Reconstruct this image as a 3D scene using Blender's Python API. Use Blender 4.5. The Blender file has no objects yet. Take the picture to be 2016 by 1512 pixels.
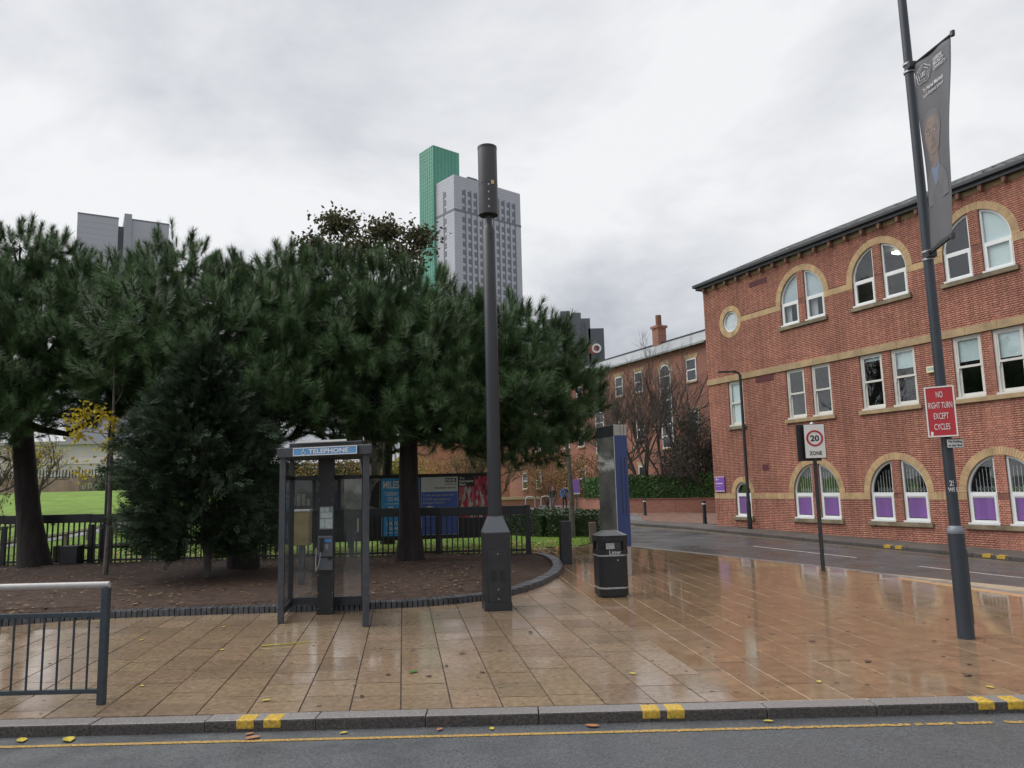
import bpy, bmesh, math, random
import numpy as np
from mathutils import Vector, Matrix
random.seed(7); RNG = np.random.default_rng(11)
R = math.radians
SC = bpy.context.scene
COL = SC.collection

# ------------------------------------------------------------------ camera, sky, sun, exposure
cam = bpy.data.cameras.new('camera'); cam_o = bpy.data.objects.new('camera', cam); COL.objects.link(cam_o)
cam_o.location = (0, 0, 1.75)
cam_o.rotation_euler = (Matrix.Rotation(R(90 + 7.7), 3, 'X') @ Matrix.Rotation(R(-1.42), 3, 'Z')).to_euler()
cam.sensor_width = 36.0; cam.lens = 1497.0 / 2016.0 * 36.0; cam.clip_end = 3000; cam.clip_start = 0.05
SC.camera = cam_o

SUN_DIR = Vector((-0.56, 0.06, 0.83)).normalized()
elev = math.asin(SUN_DIR.z); azim = math.atan2(SUN_DIR.x, SUN_DIR.y)
world = bpy.data.worlds.new('World'); SC.world = world; world.use_nodes = True
wn = world.node_tree.nodes; wl = world.node_tree.links; wn.clear()
def N(nt, t, **kw):
    n = nt.nodes.new(t)
    for k, v in kw.items(): setattr(n, k, v)
    return n
wt = world.node_tree
sky = N(wt, 'ShaderNodeTexSky', sky_type='NISHITA'); sky.sun_disc = False
sky.sun_elevation = elev; sky.sun_rotation = azim; sky.air_density = 1.0; sky.dust_density = 3.0
bg_clear = N(wt, 'ShaderNodeBackground'); bg_clear.inputs[1].default_value = 0.06
wl.new(sky.outputs[0], bg_clear.inputs[0])
tc = N(wt, 'ShaderNodeTexCoord'); sep = N(wt, 'ShaderNodeSeparateXYZ'); wl.new(tc.outputs['Generated'], sep.inputs[0])
zz = N(wt, 'ShaderNodeMath', operation='ABSOLUTE'); wl.new(sep.outputs[2], zz.inputs[0])
zz2 = N(wt, 'ShaderNodeMath', operation='ADD'); wl.new(zz.outputs[0], zz2.inputs[0]); zz2.inputs[1].default_value = 0.42
dx = N(wt, 'ShaderNodeMath', operation='DIVIDE'); dy = N(wt, 'ShaderNodeMath', operation='DIVIDE')
wl.new(sep.outputs[0], dx.inputs[0]); wl.new(zz2.outputs[0], dx.inputs[1]); wl.new(sep.outputs[1], dy.inputs[0]); wl.new(zz2.outputs[0], dy.inputs[1])
cmb = N(wt, 'ShaderNodeCombineXYZ'); wl.new(dx.outputs[0], cmb.inputs[0]); wl.new(dy.outputs[0], cmb.inputs[1]); cmb.inputs[2].default_value = 3.7
n1 = N(wt, 'ShaderNodeTexNoise'); n1.inputs['Scale'].default_value = 1.3; n1.inputs['Detail'].default_value = 7; n1.inputs['Roughness'].default_value = 0.56; n1.inputs['Distortion'].default_value = 0.3
wl.new(cmb.outputs[0], n1.inputs['Vector'])
cr = N(wt, 'ShaderNodeValToRGB'); wl.new(n1.outputs[0], cr.inputs[0])
cr.color_ramp.elements[0].position = 0.37; cr.color_ramp.elements[0].color = (0.50, 0.52, 0.57, 1)
cr.color_ramp.elements[1].position = 0.62; cr.color_ramp.elements[1].color = (0.89, 0.90, 0.915, 1)
el = cr.color_ramp.elements.new(0.5); el.color = (0.70, 0.715, 0.75, 1)
bg_cloud = N(wt, 'ShaderNodeBackground'); wl.new(cr.outputs[0], bg_cloud.inputs[0]); bg_cloud.inputs[1].default_value = 0.50
mixw = N(wt, 'ShaderNodeMixShader'); mixw.inputs[0].default_value = 0.95
wl.new(bg_clear.outputs[0], mixw.inputs[1]); wl.new(bg_cloud.outputs[0], mixw.inputs[2])
wo = N(wt, 'ShaderNodeOutputWorld'); wl.new(mixw.outputs[0], wo.inputs[0])

sun = bpy.data.lights.new('sun', 'SUN'); sun.energy = 1.5; sun.angle = R(65); sun.color = (1.0, 0.97, 0.93)
sun_o = bpy.data.objects.new('sun', sun); COL.objects.link(sun_o); sun_o.location = (0, 0, 60)
sun_o.rotation_euler = (-SUN_DIR).to_track_quat('-Z', 'Y').to_euler()
SC.view_settings.view_transform = 'Standard'; SC.view_settings.look = 'None'
SC.view_settings.exposure = 1.05; SC.view_settings.gamma = 1.0; SC.view_settings.use_curve_mapping = False
SC.cycles.max_bounces = 8; SC.cycles.transparent_max_bounces = 12

# ------------------------------------------------------------------ materials
MATS = {}
def mat(name, col, rough=0.6, metal=0.0, noise=None, bump=None, spec=0.5, rough_noise=None, rand=0.0, col2=None, emit=None, trans=None, streak=False, stain=None):
    """procedural principled material; noise=(scale, amount) varies the colour, rand varies it per piece"""
    if name in MATS: return MATS[name]
    m = bpy.data.materials.new(name); m.use_nodes = True; nt = m.node_tree; ns = nt.nodes; L = nt.links
    p = ns['Principled BSDF']; p.inputs['Roughness'].default_value = rough; p.inputs['Metallic'].default_value = metal
    p.inputs['Specular IOR Level'].default_value = spec
    c = (*col, 1.0); p.inputs['Base Color'].default_value = c
    geo = N(nt, 'ShaderNodeNewGeometry')
    pos = geo.outputs['Position']
    if streak:
        mp = N(nt, 'ShaderNodeMapping'); mp.inputs['Scale'].default_value = (1, 1, 0.12); L.new(pos, mp.inputs[0]); pos = mp.outputs[0]
    last = None
    if noise:
        nz = N(nt, 'ShaderNodeTexNoise'); nz.inputs['Scale'].default_value = noise[0]; nz.inputs['Detail'].default_value = 6; nz.inputs['Roughness'].default_value = 0.62
        L.new(pos, nz.inputs['Vector'])
        rp = N(nt, 'ShaderNodeValToRGB'); L.new(nz.outputs[0], rp.inputs[0])
        a = noise[1]; c2 = col2 or tuple(x * (1 - a) for x in col); c1 = tuple(min(1, x * (1 + a * 0.6)) for x in col)
        rp.color_ramp.elements[0].position = 0.33; rp.color_ramp.elements[0].color = (*c2, 1)
        rp.color_ramp.elements[1].position = 0.68; rp.color_ramp.elements[1].color = (*c1, 1)
        last = rp.outputs[0]
    if rand:
        oi = N(nt, 'ShaderNodeObjectInfo')
        ad = N(nt, 'ShaderNodeMath', operation='ADD'); L.new(oi.outputs['Random'], ad.inputs[0]); L.new(geo.outputs['Random Per Island'], ad.inputs[1])
        fr = N(nt, 'ShaderNodeMath', operation='FRACT'); L.new(ad.outputs[0], fr.inputs[0])
        mr = N(nt, 'ShaderNodeMapRange'); L.new(fr.outputs[0], mr.inputs[0]); mr.inputs[3].default_value = 1 - rand; mr.inputs[4].default_value = 1 + rand * 0.75
        hs = N(nt, 'ShaderNodeHueSaturation'); L.new(mr.outputs[0], hs.inputs['Value'])
        sx = N(nt, 'ShaderNodeMath', operation='MULTIPLY'); L.new(fr.outputs[0], sx.inputs[0]); sx.inputs[1].default_value = 7.31
        fx = N(nt, 'ShaderNodeMath', operation='FRACT'); L.new(sx.outputs[0], fx.inputs[0])
        mh = N(nt, 'ShaderNodeMapRange'); L.new(fx.outputs[0], mh.inputs[0]); mh.inputs[3].default_value = 0.5 - rand * 0.045; mh.inputs[4].default_value = 0.5 + rand * 0.045
        L.new(mh.outputs[0], hs.inputs['Hue'])
        if last: L.new(last, hs.inputs['Color'])
        else: hs.inputs['Color'].default_value = c
        last = hs.outputs[0]
    if stain:
        ms_ = N(nt, 'ShaderNodeMapping'); ms_.inputs['Scale'].default_value = (1, 1, .22); L.new(geo.outputs['Position'], ms_.inputs[0])
        sn = N(nt, 'ShaderNodeTexNoise'); sn.inputs['Scale'].default_value = stain[0]; sn.inputs['Detail'].default_value = 5; L.new(ms_.outputs[0], sn.inputs['Vector'])
        sr = N(nt, 'ShaderNodeMapRange'); L.new(sn.outputs[0], sr.inputs[0]); sr.inputs[1].default_value = .5; sr.inputs[2].default_value = .72; sr.inputs[3].default_value = 0; sr.inputs[4].default_value = stain[1]
        sm = N(nt, 'ShaderNodeMix', data_type='RGBA'); L.new(sr.outputs[0], sm.inputs[0]); sm.inputs[7].default_value = (*[x*.42 for x in col], 1)
        if last: L.new(last, sm.inputs[6])
        else: sm.inputs[6].default_value = c
        last = sm.outputs[2]
    if last: L.new(last, p.inputs['Base Color'])
    if rough_noise:
        n2 = N(nt, 'ShaderNodeTexNoise'); n2.inputs['Scale'].default_value = rough_noise[0]; n2.inputs['Detail'].default_value = 4
        L.new(geo.outputs['Position'], n2.inputs['Vector'])
        m2 = N(nt, 'ShaderNodeMapRange'); L.new(n2.outputs[0], m2.inputs[0]); m2.inputs[1].default_value = 0.35; m2.inputs[2].default_value = 0.65
        m2.inputs[3].default_value = rough_noise[1]; m2.inputs[4].default_value = rough_noise[2]; L.new(m2.outputs[0], p.inputs['Roughness'])
    if bump:
        n3 = N(nt, 'ShaderNodeTexNoise'); n3.inputs['Scale'].default_value = bump[0]; n3.inputs['Detail'].default_value = 4
        L.new(geo.outputs['Position'], n3.inputs['Vector'])
        b = N(nt, 'ShaderNodeBump'); b.inputs['Strength'].default_value = bump[1]; b.inputs['Distance'].default_value = bump[2] if len(bump) > 2 else 0.01
        L.new(n3.outputs[0], b.inputs['Height']); L.new(b.outputs[0], p.inputs['Normal'])
    if emit:
        p.inputs['Emission Color'].default_value = (*emit[0], 1); p.inputs['Emission Strength'].default_value = emit[1]
    if trans:   # thin leaf: some light passes through
        tr = N(nt, 'ShaderNodeBsdfTranslucent'); mx = N(nt, 'ShaderNodeMixShader'); mx.inputs[0].default_value = trans
        if last: L.new(last, tr.inputs[0])
        else: tr.inputs[0].default_value = c
        L.new(p.outputs[0], mx.inputs[1]); L.new(tr.outputs[0], mx.inputs[2]); L.new(mx.outputs[0], ns['Material Output'].inputs[0])
    MATS[name] = m; return m
def glass(name, tint=(0.85, 0.9, 0.92), refl=0.10, rough=0.02, dirt=0.0, gain=0.9):
    """thin pane: see-through with a mirror layer that grows towards grazing angles"""
    if name in MATS: return MATS[name]
    m = bpy.data.materials.new(name); m.use_nodes = True; nt = m.node_tree; L = nt.links; nt.nodes.clear()
    out = N(nt, 'ShaderNodeOutputMaterial'); tr = N(nt, 'ShaderNodeBsdfTransparent'); tr.inputs[0].default_value = (*tint, 1)
    gl = N(nt, 'ShaderNodeBsdfGlossy'); gl.inputs['Roughness'].default_value = rough
    lw_ = N(nt, 'ShaderNodeLayerWeight'); lw_.inputs[0].default_value = .5; pw = N(nt, 'ShaderNodeMath', operation='POWER'); L.new(lw_.outputs['Facing'], pw.inputs[0]); pw.inputs[1].default_value = 5.0
    fr = N(nt, 'ShaderNodeMath', operation='MULTIPLY_ADD'); L.new(pw.outputs[0], fr.inputs[0]); fr.inputs[1].default_value = .96; fr.inputs[2].default_value = .04
    ad = N(nt, 'ShaderNodeMath', operation='MULTIPLY_ADD'); L.new(fr.outputs[0], ad.inputs[0]); ad.inputs[1].default_value = gain; ad.inputs[2].default_value = refl; ad.use_clamp = True
    geo = N(nt, 'ShaderNodeNewGeometry'); nz = N(nt, 'ShaderNodeTexNoise'); nz.inputs['Scale'].default_value = 1.3; L.new(geo.outputs['Position'], nz.inputs['Vector'])
    b = N(nt, 'ShaderNodeBump'); b.inputs['Strength'].default_value = 0.08; b.inputs['Distance'].default_value = 0.05; L.new(nz.outputs[0], b.inputs['Height']); L.new(b.outputs[0], gl.inputs['Normal'])
    mx = N(nt, 'ShaderNodeMixShader'); L.new(ad.outputs[0], mx.inputs[0]); L.new(tr.outputs[0], mx.inputs[1]); L.new(gl.outputs[0], mx.inputs[2])
    res = mx.outputs[0]
    if dirt:
        df = N(nt, 'ShaderNodeBsdfDiffuse'); df.inputs[0].default_value = (0.35, 0.36, 0.36, 1)
        nd = N(nt, 'ShaderNodeTexNoise'); nd.inputs['Scale'].default_value = 6; nd.inputs['Detail'].default_value = 8; L.new(geo.outputs['Position'], nd.inputs['Vector'])
        md = N(nt, 'ShaderNodeMapRange'); L.new(nd.outputs[0], md.inputs[0]); md.inputs[1].default_value = 0.3; md.inputs[2].default_value = 0.8; md.inputs[3].default_value = dirt * 0.3; md.inputs[4].default_value = dirt
        m3 = N(nt, 'ShaderNodeMixShader'); L.new(md.outputs[0], m3.inputs[0]); L.new(res, m3.inputs[1]); L.new(df.outputs[0], m3.inputs[2]); res = m3.outputs[0]
    L.new(res, out.inputs[0]); MATS[name] = m; return m

# ------------------------------------------------------------------ mesh helpers
class MB:
    def __init__(s): s.v = []; s.f = []
    def box(s, x0, x1, y0, y1, z0, z1):
        b = len(s.v); s.v += [(x0,y0,z0),(x1,y0,z0),(x1,y1,z0),(x0,y1,z0),(x0,y0,z1),(x1,y0,z1),(x1,y1,z1),(x0,y1,z1)]
        s.f += [(b,b+3,b+2,b+1),(b+4,b+5,b+6,b+7),(b,b+1,b+5,b+4),(b+1,b+2,b+6,b+5),(b+2,b+3,b+7,b+6),(b+3,b,b+4,b+7)]; return s
    def obox(s, c, size, rz=0.0):
        h = [q/2 for q in size]; n = len(s.v); s.box(-h[0],h[0],-h[1],h[1],-h[2],h[2]); cs, sn = math.cos(rz), math.sin(rz)
        for i in range(n, len(s.v)):
            x, y, z = s.v[i]; s.v[i] = (c[0]+x*cs-y*sn, c[1]+x*sn+y*cs, c[2]+z)
        return s
    def tube(s, pts, rad, n=8, caps=True):
        pts = [Vector(p) for p in pts]; rad = [rad]*len(pts) if not isinstance(rad, (list, tuple)) else rad
        b = len(s.v); prev = None
        for i, p in enumerate(pts):
            t = (pts[min(i+1, len(pts)-1)] - pts[max(i-1, 0)])
            t = t.normalized() if t.length > 1e-9 else Vector((0,0,1))
            if prev is None:
                u = t.cross(Vector((0,0,1)))
                if u.length < 1e-3: u = t.cross(Vector((1,0,0)))
            else: u = prev - t*prev.dot(t)
            u.normalize(); prev = u; w = t.cross(u)
            for k in range(n):
                a = 2*math.pi*k/n; q = p + (u*math.cos(a) + w*math.sin(a))*rad[i]; s.v.append(tuple(q))
        for i in range(len(pts)-1):
            for k in range(n):
                a = b+i*n+k; c = b+i*n+(k+1)%n; s.f.append((a, a+n, c+n, c))
        if caps:
            s.f.append(tuple(b+k for k in range(n))); e = b+(len(pts)-1)*n; s.f.append(tuple(e+k for k in reversed(range(n))))
        return s
    def cyl(s, x, y, z0, z1, r0, r1=None, n=16): return s.tube([(x,y,z0),(x,y,z1)], [r0, r0 if r1 is None else r1], n)
    def lathe(s, prof, n=20, c=(0,0)):
        b = len(s.v)
        for r, z in prof:
            for k in range(n):
                a = 2*math.pi*k/n; s.v.append((c[0]+r*math.cos(a), c[1]+r*math.sin(a), z))
        for i in range(len(prof)-1):
            for k in range(n):
                a = b+i*n+k; q = b+i*n+(k+1)%n; s.f.append((a, q, q+n, a+n))
        s.f.append(tuple(b+k for k in reversed(range(n)))); e = b+(len(prof)-1)*n; s.f.append(tuple(e+k for k in range(n)))
        return s
    def prism(s, poly, y0, y1):
        """polygon in x,z extruded along y"""
        b = len(s.v); n = len(poly); s.v += [(x,y0,z) for x,z in poly] + [(x,y1,z) for x,z in poly]
        s.f.append(tuple(b+i for i in range(n))); s.f.append(tuple(b+n+i for i in reversed(range(n))))
        for i in range(n):
            j = (i+1)%n; s.f.append((b+i, b+n+i, b+n+j, b+j))
        return s
    def slab(s, poly, z0, z1):
        """polygon in x,y extruded along z"""
        b = len(s.v); n = len(poly); s.v += [(x,y,z0) for x,y in poly] + [(x,y,z1) for x,y in poly]
        s.f.append(tuple(b+i for i in reversed(range(n)))); s.f.append(tuple(b+n+i for i in range(n)))
        for i in range(n):
            j = (i+1)%n; s.f.append((b+i, b+j, b+n+j, b+n+i))
        return s
    def ring(s, outer, inner, y0, y1):
        """frame between two x,z loops with the same count, extruded along y"""
        b = len(s.v); n = len(outer)
        for L_, y in ((outer,y0),(inner,y0),(outer,y1),(inner,y1)): s.v += [(x,y,z) for x,z in L_]
        for i in range(n):
            j = (i+1)%n; o0,i0,o1,i1 = b, b+n, b+2*n, b+3*n
            s.f += [(o0+i,o0+j,i0+j,i0+i),(o1+i,i1+i,i1+j,o1+j),(o0+i,o1+i,o1+j,o0+j),(i0+i,i0+j,i1+j,i1+i)]
        return s
    def quad(s, a, b_, c, d):
        n = len(s.v); s.v += [a,b_,c,d]; s.f.append((n,n+1,n+2,n+3)); return s
    def build(s, name, m, parent=None, loc=None, rz=0.0, bevel=0.0, smooth=False, fixn=False):
        me = bpy.data.meshes.new(name); me.from_pydata(s.v, [], s.f)
        if bevel or fixn:
            bm = bmesh.new(); bm.from_mesh(me)
            bmesh.ops.recalc_face_normals(bm, faces=bm.faces)
            if bevel: bmesh.ops.bevel(bm, geom=[e for e in bm.edges if len(e.link_faces) == 2 and e.calc_face_angle(0) > 0.5], offset=bevel, segments=2, affect='EDGES', profile=0.6, clamp_overlap=True)
            bm.to_mesh(me); bm.free()
        if smooth:
            me.polygons.foreach_set('use_smooth', [True]*len(me.polygons))
            try: me.set_sharp_from_angle(angle=R(40))
            except Exception: pass
        me.materials.append(m); me.update()
        return link(name, me, parent, loc, rz)
def link(name, me, parent=None, loc=None, rz=0.0):
    o = bpy.data.objects.new(name, me); COL.objects.link(o)
    if parent: o.parent = parent
    if loc: o.location = loc
    if rz: o.rotation_euler = (0, 0, rz)
    return o
def tag(o, label=None, cat=None, group=None, kind=None):
    if label: o['label'] = label
    if cat: o['category'] = cat
    if group: o['group'] = group
    if kind: o['kind'] = kind
    return o
def thing(name, label, cat, loc=(0,0,0), rz=0.0, group=None):
    o = bpy.data.objects.new(name, None); COL.objects.link(o); o.location = loc; o.rotation_euler = (0, 0, rz); o.empty_display_size = 0.2
    return tag(o, label, cat, group)
def copy_tree(o, parent=None, children=None):
    c = o.copy(); COL.objects.link(c); c.parent = parent
    for ch in list(o.children): copy_tree(ch, c)
    return c
def soup(name, V, F, m, parent=None, smooth=False):
    """numpy arrays -> one mesh object (V: n,3  F: m,k)"""
    me = bpy.data.meshes.new(name); n, k = F.shape
    me.vertices.add(len(V)); me.vertices.foreach_set('co', V.astype(np.float32).ravel())
    me.loops.add(n*k); me.loops.foreach_set('vertex_index', F.astype(np.int32).ravel())
    me.polygons.add(n); me.polygons.foreach_set('loop_start', np.arange(0, n*k, k, dtype=np.int32)); me.polygons.foreach_set('loop_total', np.full(n, k, dtype=np.int32))
    if smooth: me.polygons.foreach_set('use_smooth', np.ones(n, dtype=bool))
    me.update(calc_edges=True); me.validate(); me.materials.append(m)
    return link(name, me, parent)
def add_mesh(name, me, parent, loc, rz, mm):
    o = link(name, me, parent, loc, rz); return o

# lettering: turned into meshes once, before the scene grows
_TXT = {}
def text_mesh(body, bold=0.0):
    key = (body, bold)
    if key in _TXT: return _TXT[key]
    cu = bpy.data.curves.new('txt', 'FONT'); cu.body = body; cu.size = 1.0; cu.align_x = 'CENTER'; cu.align_y = 'CENTER'; cu.extrude = 0.004; cu.offset = bold; cu.resolution_u = 3
    o = bpy.data.objects.new('txt', cu); COL.objects.link(o)
    dg = bpy.context.evaluated_depsgraph_get(); me = bpy.data.meshes.new_from_object(o.evaluated_get(dg)); bpy.data.objects.remove(o); bpy.data.curves.remove(cu)
    v = np.array([q.co[:] for q in me.vertices]); w = v[:,0].max()-v[:,0].min(); h = v[:,1].max()-v[:,1].min()
    cx, cy = (v[:,0].max()+v[:,0].min())/2, (v[:,1].max()+v[:,1].min())/2
    _TXT[key] = (me, w, h, cx, cy); return _TXT[key]
for t_, b_ in [('TELEPHONE',.02),('Litter',.0),('20',.03),('ZONE',.02),('NO',0),('RIGHT TURN',0),('EXCEPT',0),('CYCLES',0),('No loading',.01),('at any time',.01),('25',.02),('WBL',.02),('MILES KANE',.02),('TUESDAY 1 FEBRUARY',.01),('O2 ACADEMY',.01),('The',.02),('SATURDAY',.01),('NHS',.03),('COVID-19',.01),('Vaccination Service',.01),('Come and get your free',0),('COVID vaccination at',0),('Kirkgate Market',0),('The Expressive Mark',0),('The',0),('Expressive',.02),('Mark',.02),('RING',.01),('THUR',0),('LEEDS',.02),('BECKETT',.02),('UNIVERSITY',0),('Dr Nehal Mahtab',.015),('Leeds Business School',0),('LBU',.0),('Will',.01),('Noon - 4.30pm',0),('J',.0),('TH',.0)]:
    text_mesh(t_, b_)
def text(body, m, parent, loc, width=None, height=None, rot=(R(90),0,0), bold=0.0, name='lettering'):
    me, w, h, cx, cy = text_mesh(body, bold); me = me.copy(); me.materials.clear(); me.materials.append(m)
    sx = (width / w) if width else None; sy = (height / h) if height else None
    sx = sx or sy; sy = sy or sx
    for q in me.vertices: q.co = ((q.co.x-cx)*sx, (q.co.y-cy)*sy, q.co.z*0.25)
    o = link(name, me, parent, loc); o.rotation_euler = rot; return o

# ------------------------------------------------------------------ setting: ground, roads, pavements
P0 = np.array([7.71, 29.64]); FD = np.array([0.4258, -0.9048]); FN = np.array([0.9048, 0.4258])   # facade corner, along, inward
def so(s, o): p = P0 + s*FD + o*FN; return float(p[0]), float(p[1])
def far_z(s): return -0.021*min(14.0, max(0.0, s))
def road_z(s, o): t = min(1, max(0, (o+7.2)/5.9)); return -0.03*(1-t) + far_z(s)*t

M_ground = mat('ground_far', (0.12, 0.12, 0.11), 0.9, noise=(0.05, 0.3))
M_asph = mat('asphalt_wet', (0.092, 0.097, 0.104), 0.45, noise=(90, 0.75), bump=(160, 0.55, 0.006), rough_noise=(2.5, 0.28, 0.62))
M_asph2 = mat('asphalt_side', (0.078, 0.077, 0.078), 0.4, noise=(1.2, 0.35), bump=(120, 0.4, 0.005), rough_noise=(0.7, 0.22, 0.5))
M_foot = mat('footway_asphalt', (0.085, 0.078, 0.072), 0.6, noise=(1.6, 0.35), bump=(70, 0.3, 0.005))
M_pale = mat('pale_paving', (0.20, 0.20, 0.21), 0.35, noise=(0.8, 0.25), rough_noise=(0.8, 0.2, 0.5))
M_joint = mat('joint_mortar', (0.075, 0.055, 0.040), 0.5, noise=(3, 0.5))
M_yel = mat('yellow_paint', (0.44, 0.26, 0.04), 0.5, noise=(48, 0.7), col2=(0.085, 0.080, 0.070), bump=(120, 0.5, 0.004))
M_yelk = mat('kerb_yellow', (0.58, 0.36, 0.02), 0.45, noise=(42, 0.35), col2=(0.26,0.19,0.06), bump=(120, 0.4, 0.004))
M_white_line = mat('white_paint', (0.62, 0.62, 0.60), 0.5, noise=(20, 0.35))

MB().quad((-1500,-1500,-0.3),(1500,-1500,-0.3),(1500,1500,-0.3),(-1500,1500,-0.3)).build('ground', M_ground); tag(bpy.data.objects['ground'], kind='structure')
fr = MB(); fr.quad((-70,-16,-0.085),(70,-16,-0.085),(70,6.3,-0.085),(-70,6.3,-0.085)); fr.quad((8.0,6.3,-0.085),(70,6.3,-0.085),(70,11,-0.085),(8.0,11,-0.085))
tag(fr.build('road', M_asph), kind='structure')
yl = MB()
xq = -14.0
while xq < 9.0:                                       # a worn line in short lengths
    xe = xq + (random.uniform(0.5, 1.1) if xq < .5 else random.uniform(.02,.10)); j0 = random.uniform(-.004, .004) if xq < .3 else random.uniform(-.012,.012)
    if xq < 0.3 or random.random() < .90: yl.quad((xq,5.955+j0,-0.081),(xe,5.955-j0,-0.081),(xe,6.005-j0,-0.081),(xq,6.005+j0,-0.081))
    xq = xe
tag(yl.build('yellow_line', M_yel), kind='structure')

sg = MB(); ss = list(np.linspace(-14, 22, 37)); oo = [-10.2, -9.0, -8.0, -7.2, -6, -5, -4, -3, -2.2, -1.32]
for s in ss:
    for o in oo: x, y = so(s, o); sg.v.append((x, y, road_z(s, o)))
for i in range(len(ss)-1):
    for j in range(len(oo)-1): a = i*len(oo)+j; sg.f.append((a, a+1, a+len(oo)+1, a+len(oo)))
tag(sg.build('side_road', M_asph2, smooth=True), kind='structure')
def road_strip(name, m, s0, s1, o0, o1, lift=0.004, step=0.5, o0b=None):
    b = MB(); n = max(1, int((s1-s0)/step)); 
    for i in range(n+1):
        s = s0+(s1-s0)*i/n; sh = 0 if o0b is None else (o0b-o0)*i/n
        for o in (o0+sh, o1+sh): x, y = so(s, o); b.v.append((x, y, road_z(s, o)+lift))
    for i in range(n): b.f.append((2*i, 2*i+1, 2*i+3, 2*i+2))
    return tag(b.build(name, m), kind='structure')
road_strip('white_line', M_white_line, 6.5, 10.3, -4.20, -4.12, o0b=-4.5)
road_strip('white_line', M_white_line, 12.3, 16.2, -5.0, -4.92, o0b=-5.5)
road_strip('yellow_line', M_yel, -6, 20, -1.62, -1.55, o0b=-2.0)
road_strip('yellow_line', M_yel, 13.6, 20, -7.44, -7.37, o0b=-7.9); road_strip('yellow_line', M_yel, 13.9, 20, -7.62, -7.55, o0b=-8.05)

fw = MB(); s_ = list(np.linspace(-9, 21, 31))
for s in s_:
    e = -1.32 if s > 1 else -1.32 + 0.06*(1-s)
    for o in (e, 0.3): x, y = so(s, o); fw.v.append((x, y, 0.1+far_z(s)))
for i in range(len(s_)-1): fw.f.append((2*i, 2*i+1, 2*i+3, 2*i+2))
tag(fw.build('footway', M_foot), kind='structure')

bp = MB(); pal = [(3.0,32),(8.6,33.4),(12.5,43),(7.2,47.2),(5.2,60),(6,104),(-4,104),(1.6,50)]
n0 = len(pal); bp.v += [(x,y,0.006) for x,y in pal]; bp.f.append(tuple(range(n0))); tag(bp.build('path', M_pale, fixn=True), kind='structure')
bp = MB(); pal = [(6.1,36.5),(8.1,32.2),(10.5,32),(16,40),(11.5,43.4),(7.2,46)]
bp.v += [(x,y,0.012) for x,y in pal]; bp.f.append(tuple(range(len(pal)))); tag(bp.build('brick_paved_court', mat('court_paving', (0.20,0.115,0.085), 0.5, noise=(2,0.35)), fixn=True), kind='structure')

# edge of the planted bed, from left to right and round to the fence end
EDGE = [(-22,7.2),(-12,9.3),(-9,10.3),(-7.25,10.97),(-6.74,11.27),(-5.97,11.50),(-4.66,11.58),(-3.44,11.64),(-2.27,11.72),(-1.67,11.80),(-0.93,12.05),(-0.59,12.31),(-0.07,12.85),(0.38,13.93),(0.71,15.1),(0.87,16.24),(0.90,17.4),(0.80,18.6),(0.55,19.6)]
def xr(y):
    return float(np.interp(y, [p[1] for p in EDGE], [p[0] for p in EDGE]))
def park_x(y): return float(np.interp(y, [19.6,21.9,22.8,24.3,28,34,50,110], [0.0,0.3,2.0,2.6,3.1,2.9,1.3,-3]))
def in_bed(x, y): return y < 19.7 and x < xr(y) - 0.05 and y > 7.2
def in_park(x, y): return y >= 19.6 and x < park_x(y)

# paving slabs, each a piece; the nearest 300 are objects, the rest one mesh
M_slab = mat('sandstone_wet', (0.262, 0.190, 0.126), 0.2, noise=(16, 0.32), rand=0.15, bump=(45, 0.10, 0.003), rough_noise=(0.55, 0.06, 0.30), spec=0.6, stain=(2.2, .35))
M_slab_r = mat('sandstone_soaked', (0.240, 0.157, 0.094), 0.2, noise=(6, 0.26), rand=0.10, bump=(30, 0.035, 0.003), rough_noise=(0.6, 0.035, 0.16), spec=0.7)
def clip(poly, a, b, c):          # keep a*x+b*y<=c
    out = []
    for i in range(len(poly)):
        p, q = poly[i], poly[(i+1) % len(poly)]; dp = a*p[0]+b*p[1]-c; dq = a*q[0]+b*q[1]-c
        if dp <= 0: out.append(p)
        if dp*dq < 0: t = dp/(dp-dq); out.append((p[0]+(q[0]-p[0])*t, p[1]+(q[1]-p[1])*t))
    return out
TL, TR_, TM = math.tan(R(-8.3)), math.tan(R(-5.4)), math.tan(R(-6.8)); Y0 = 6.405
slabs = []
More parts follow.
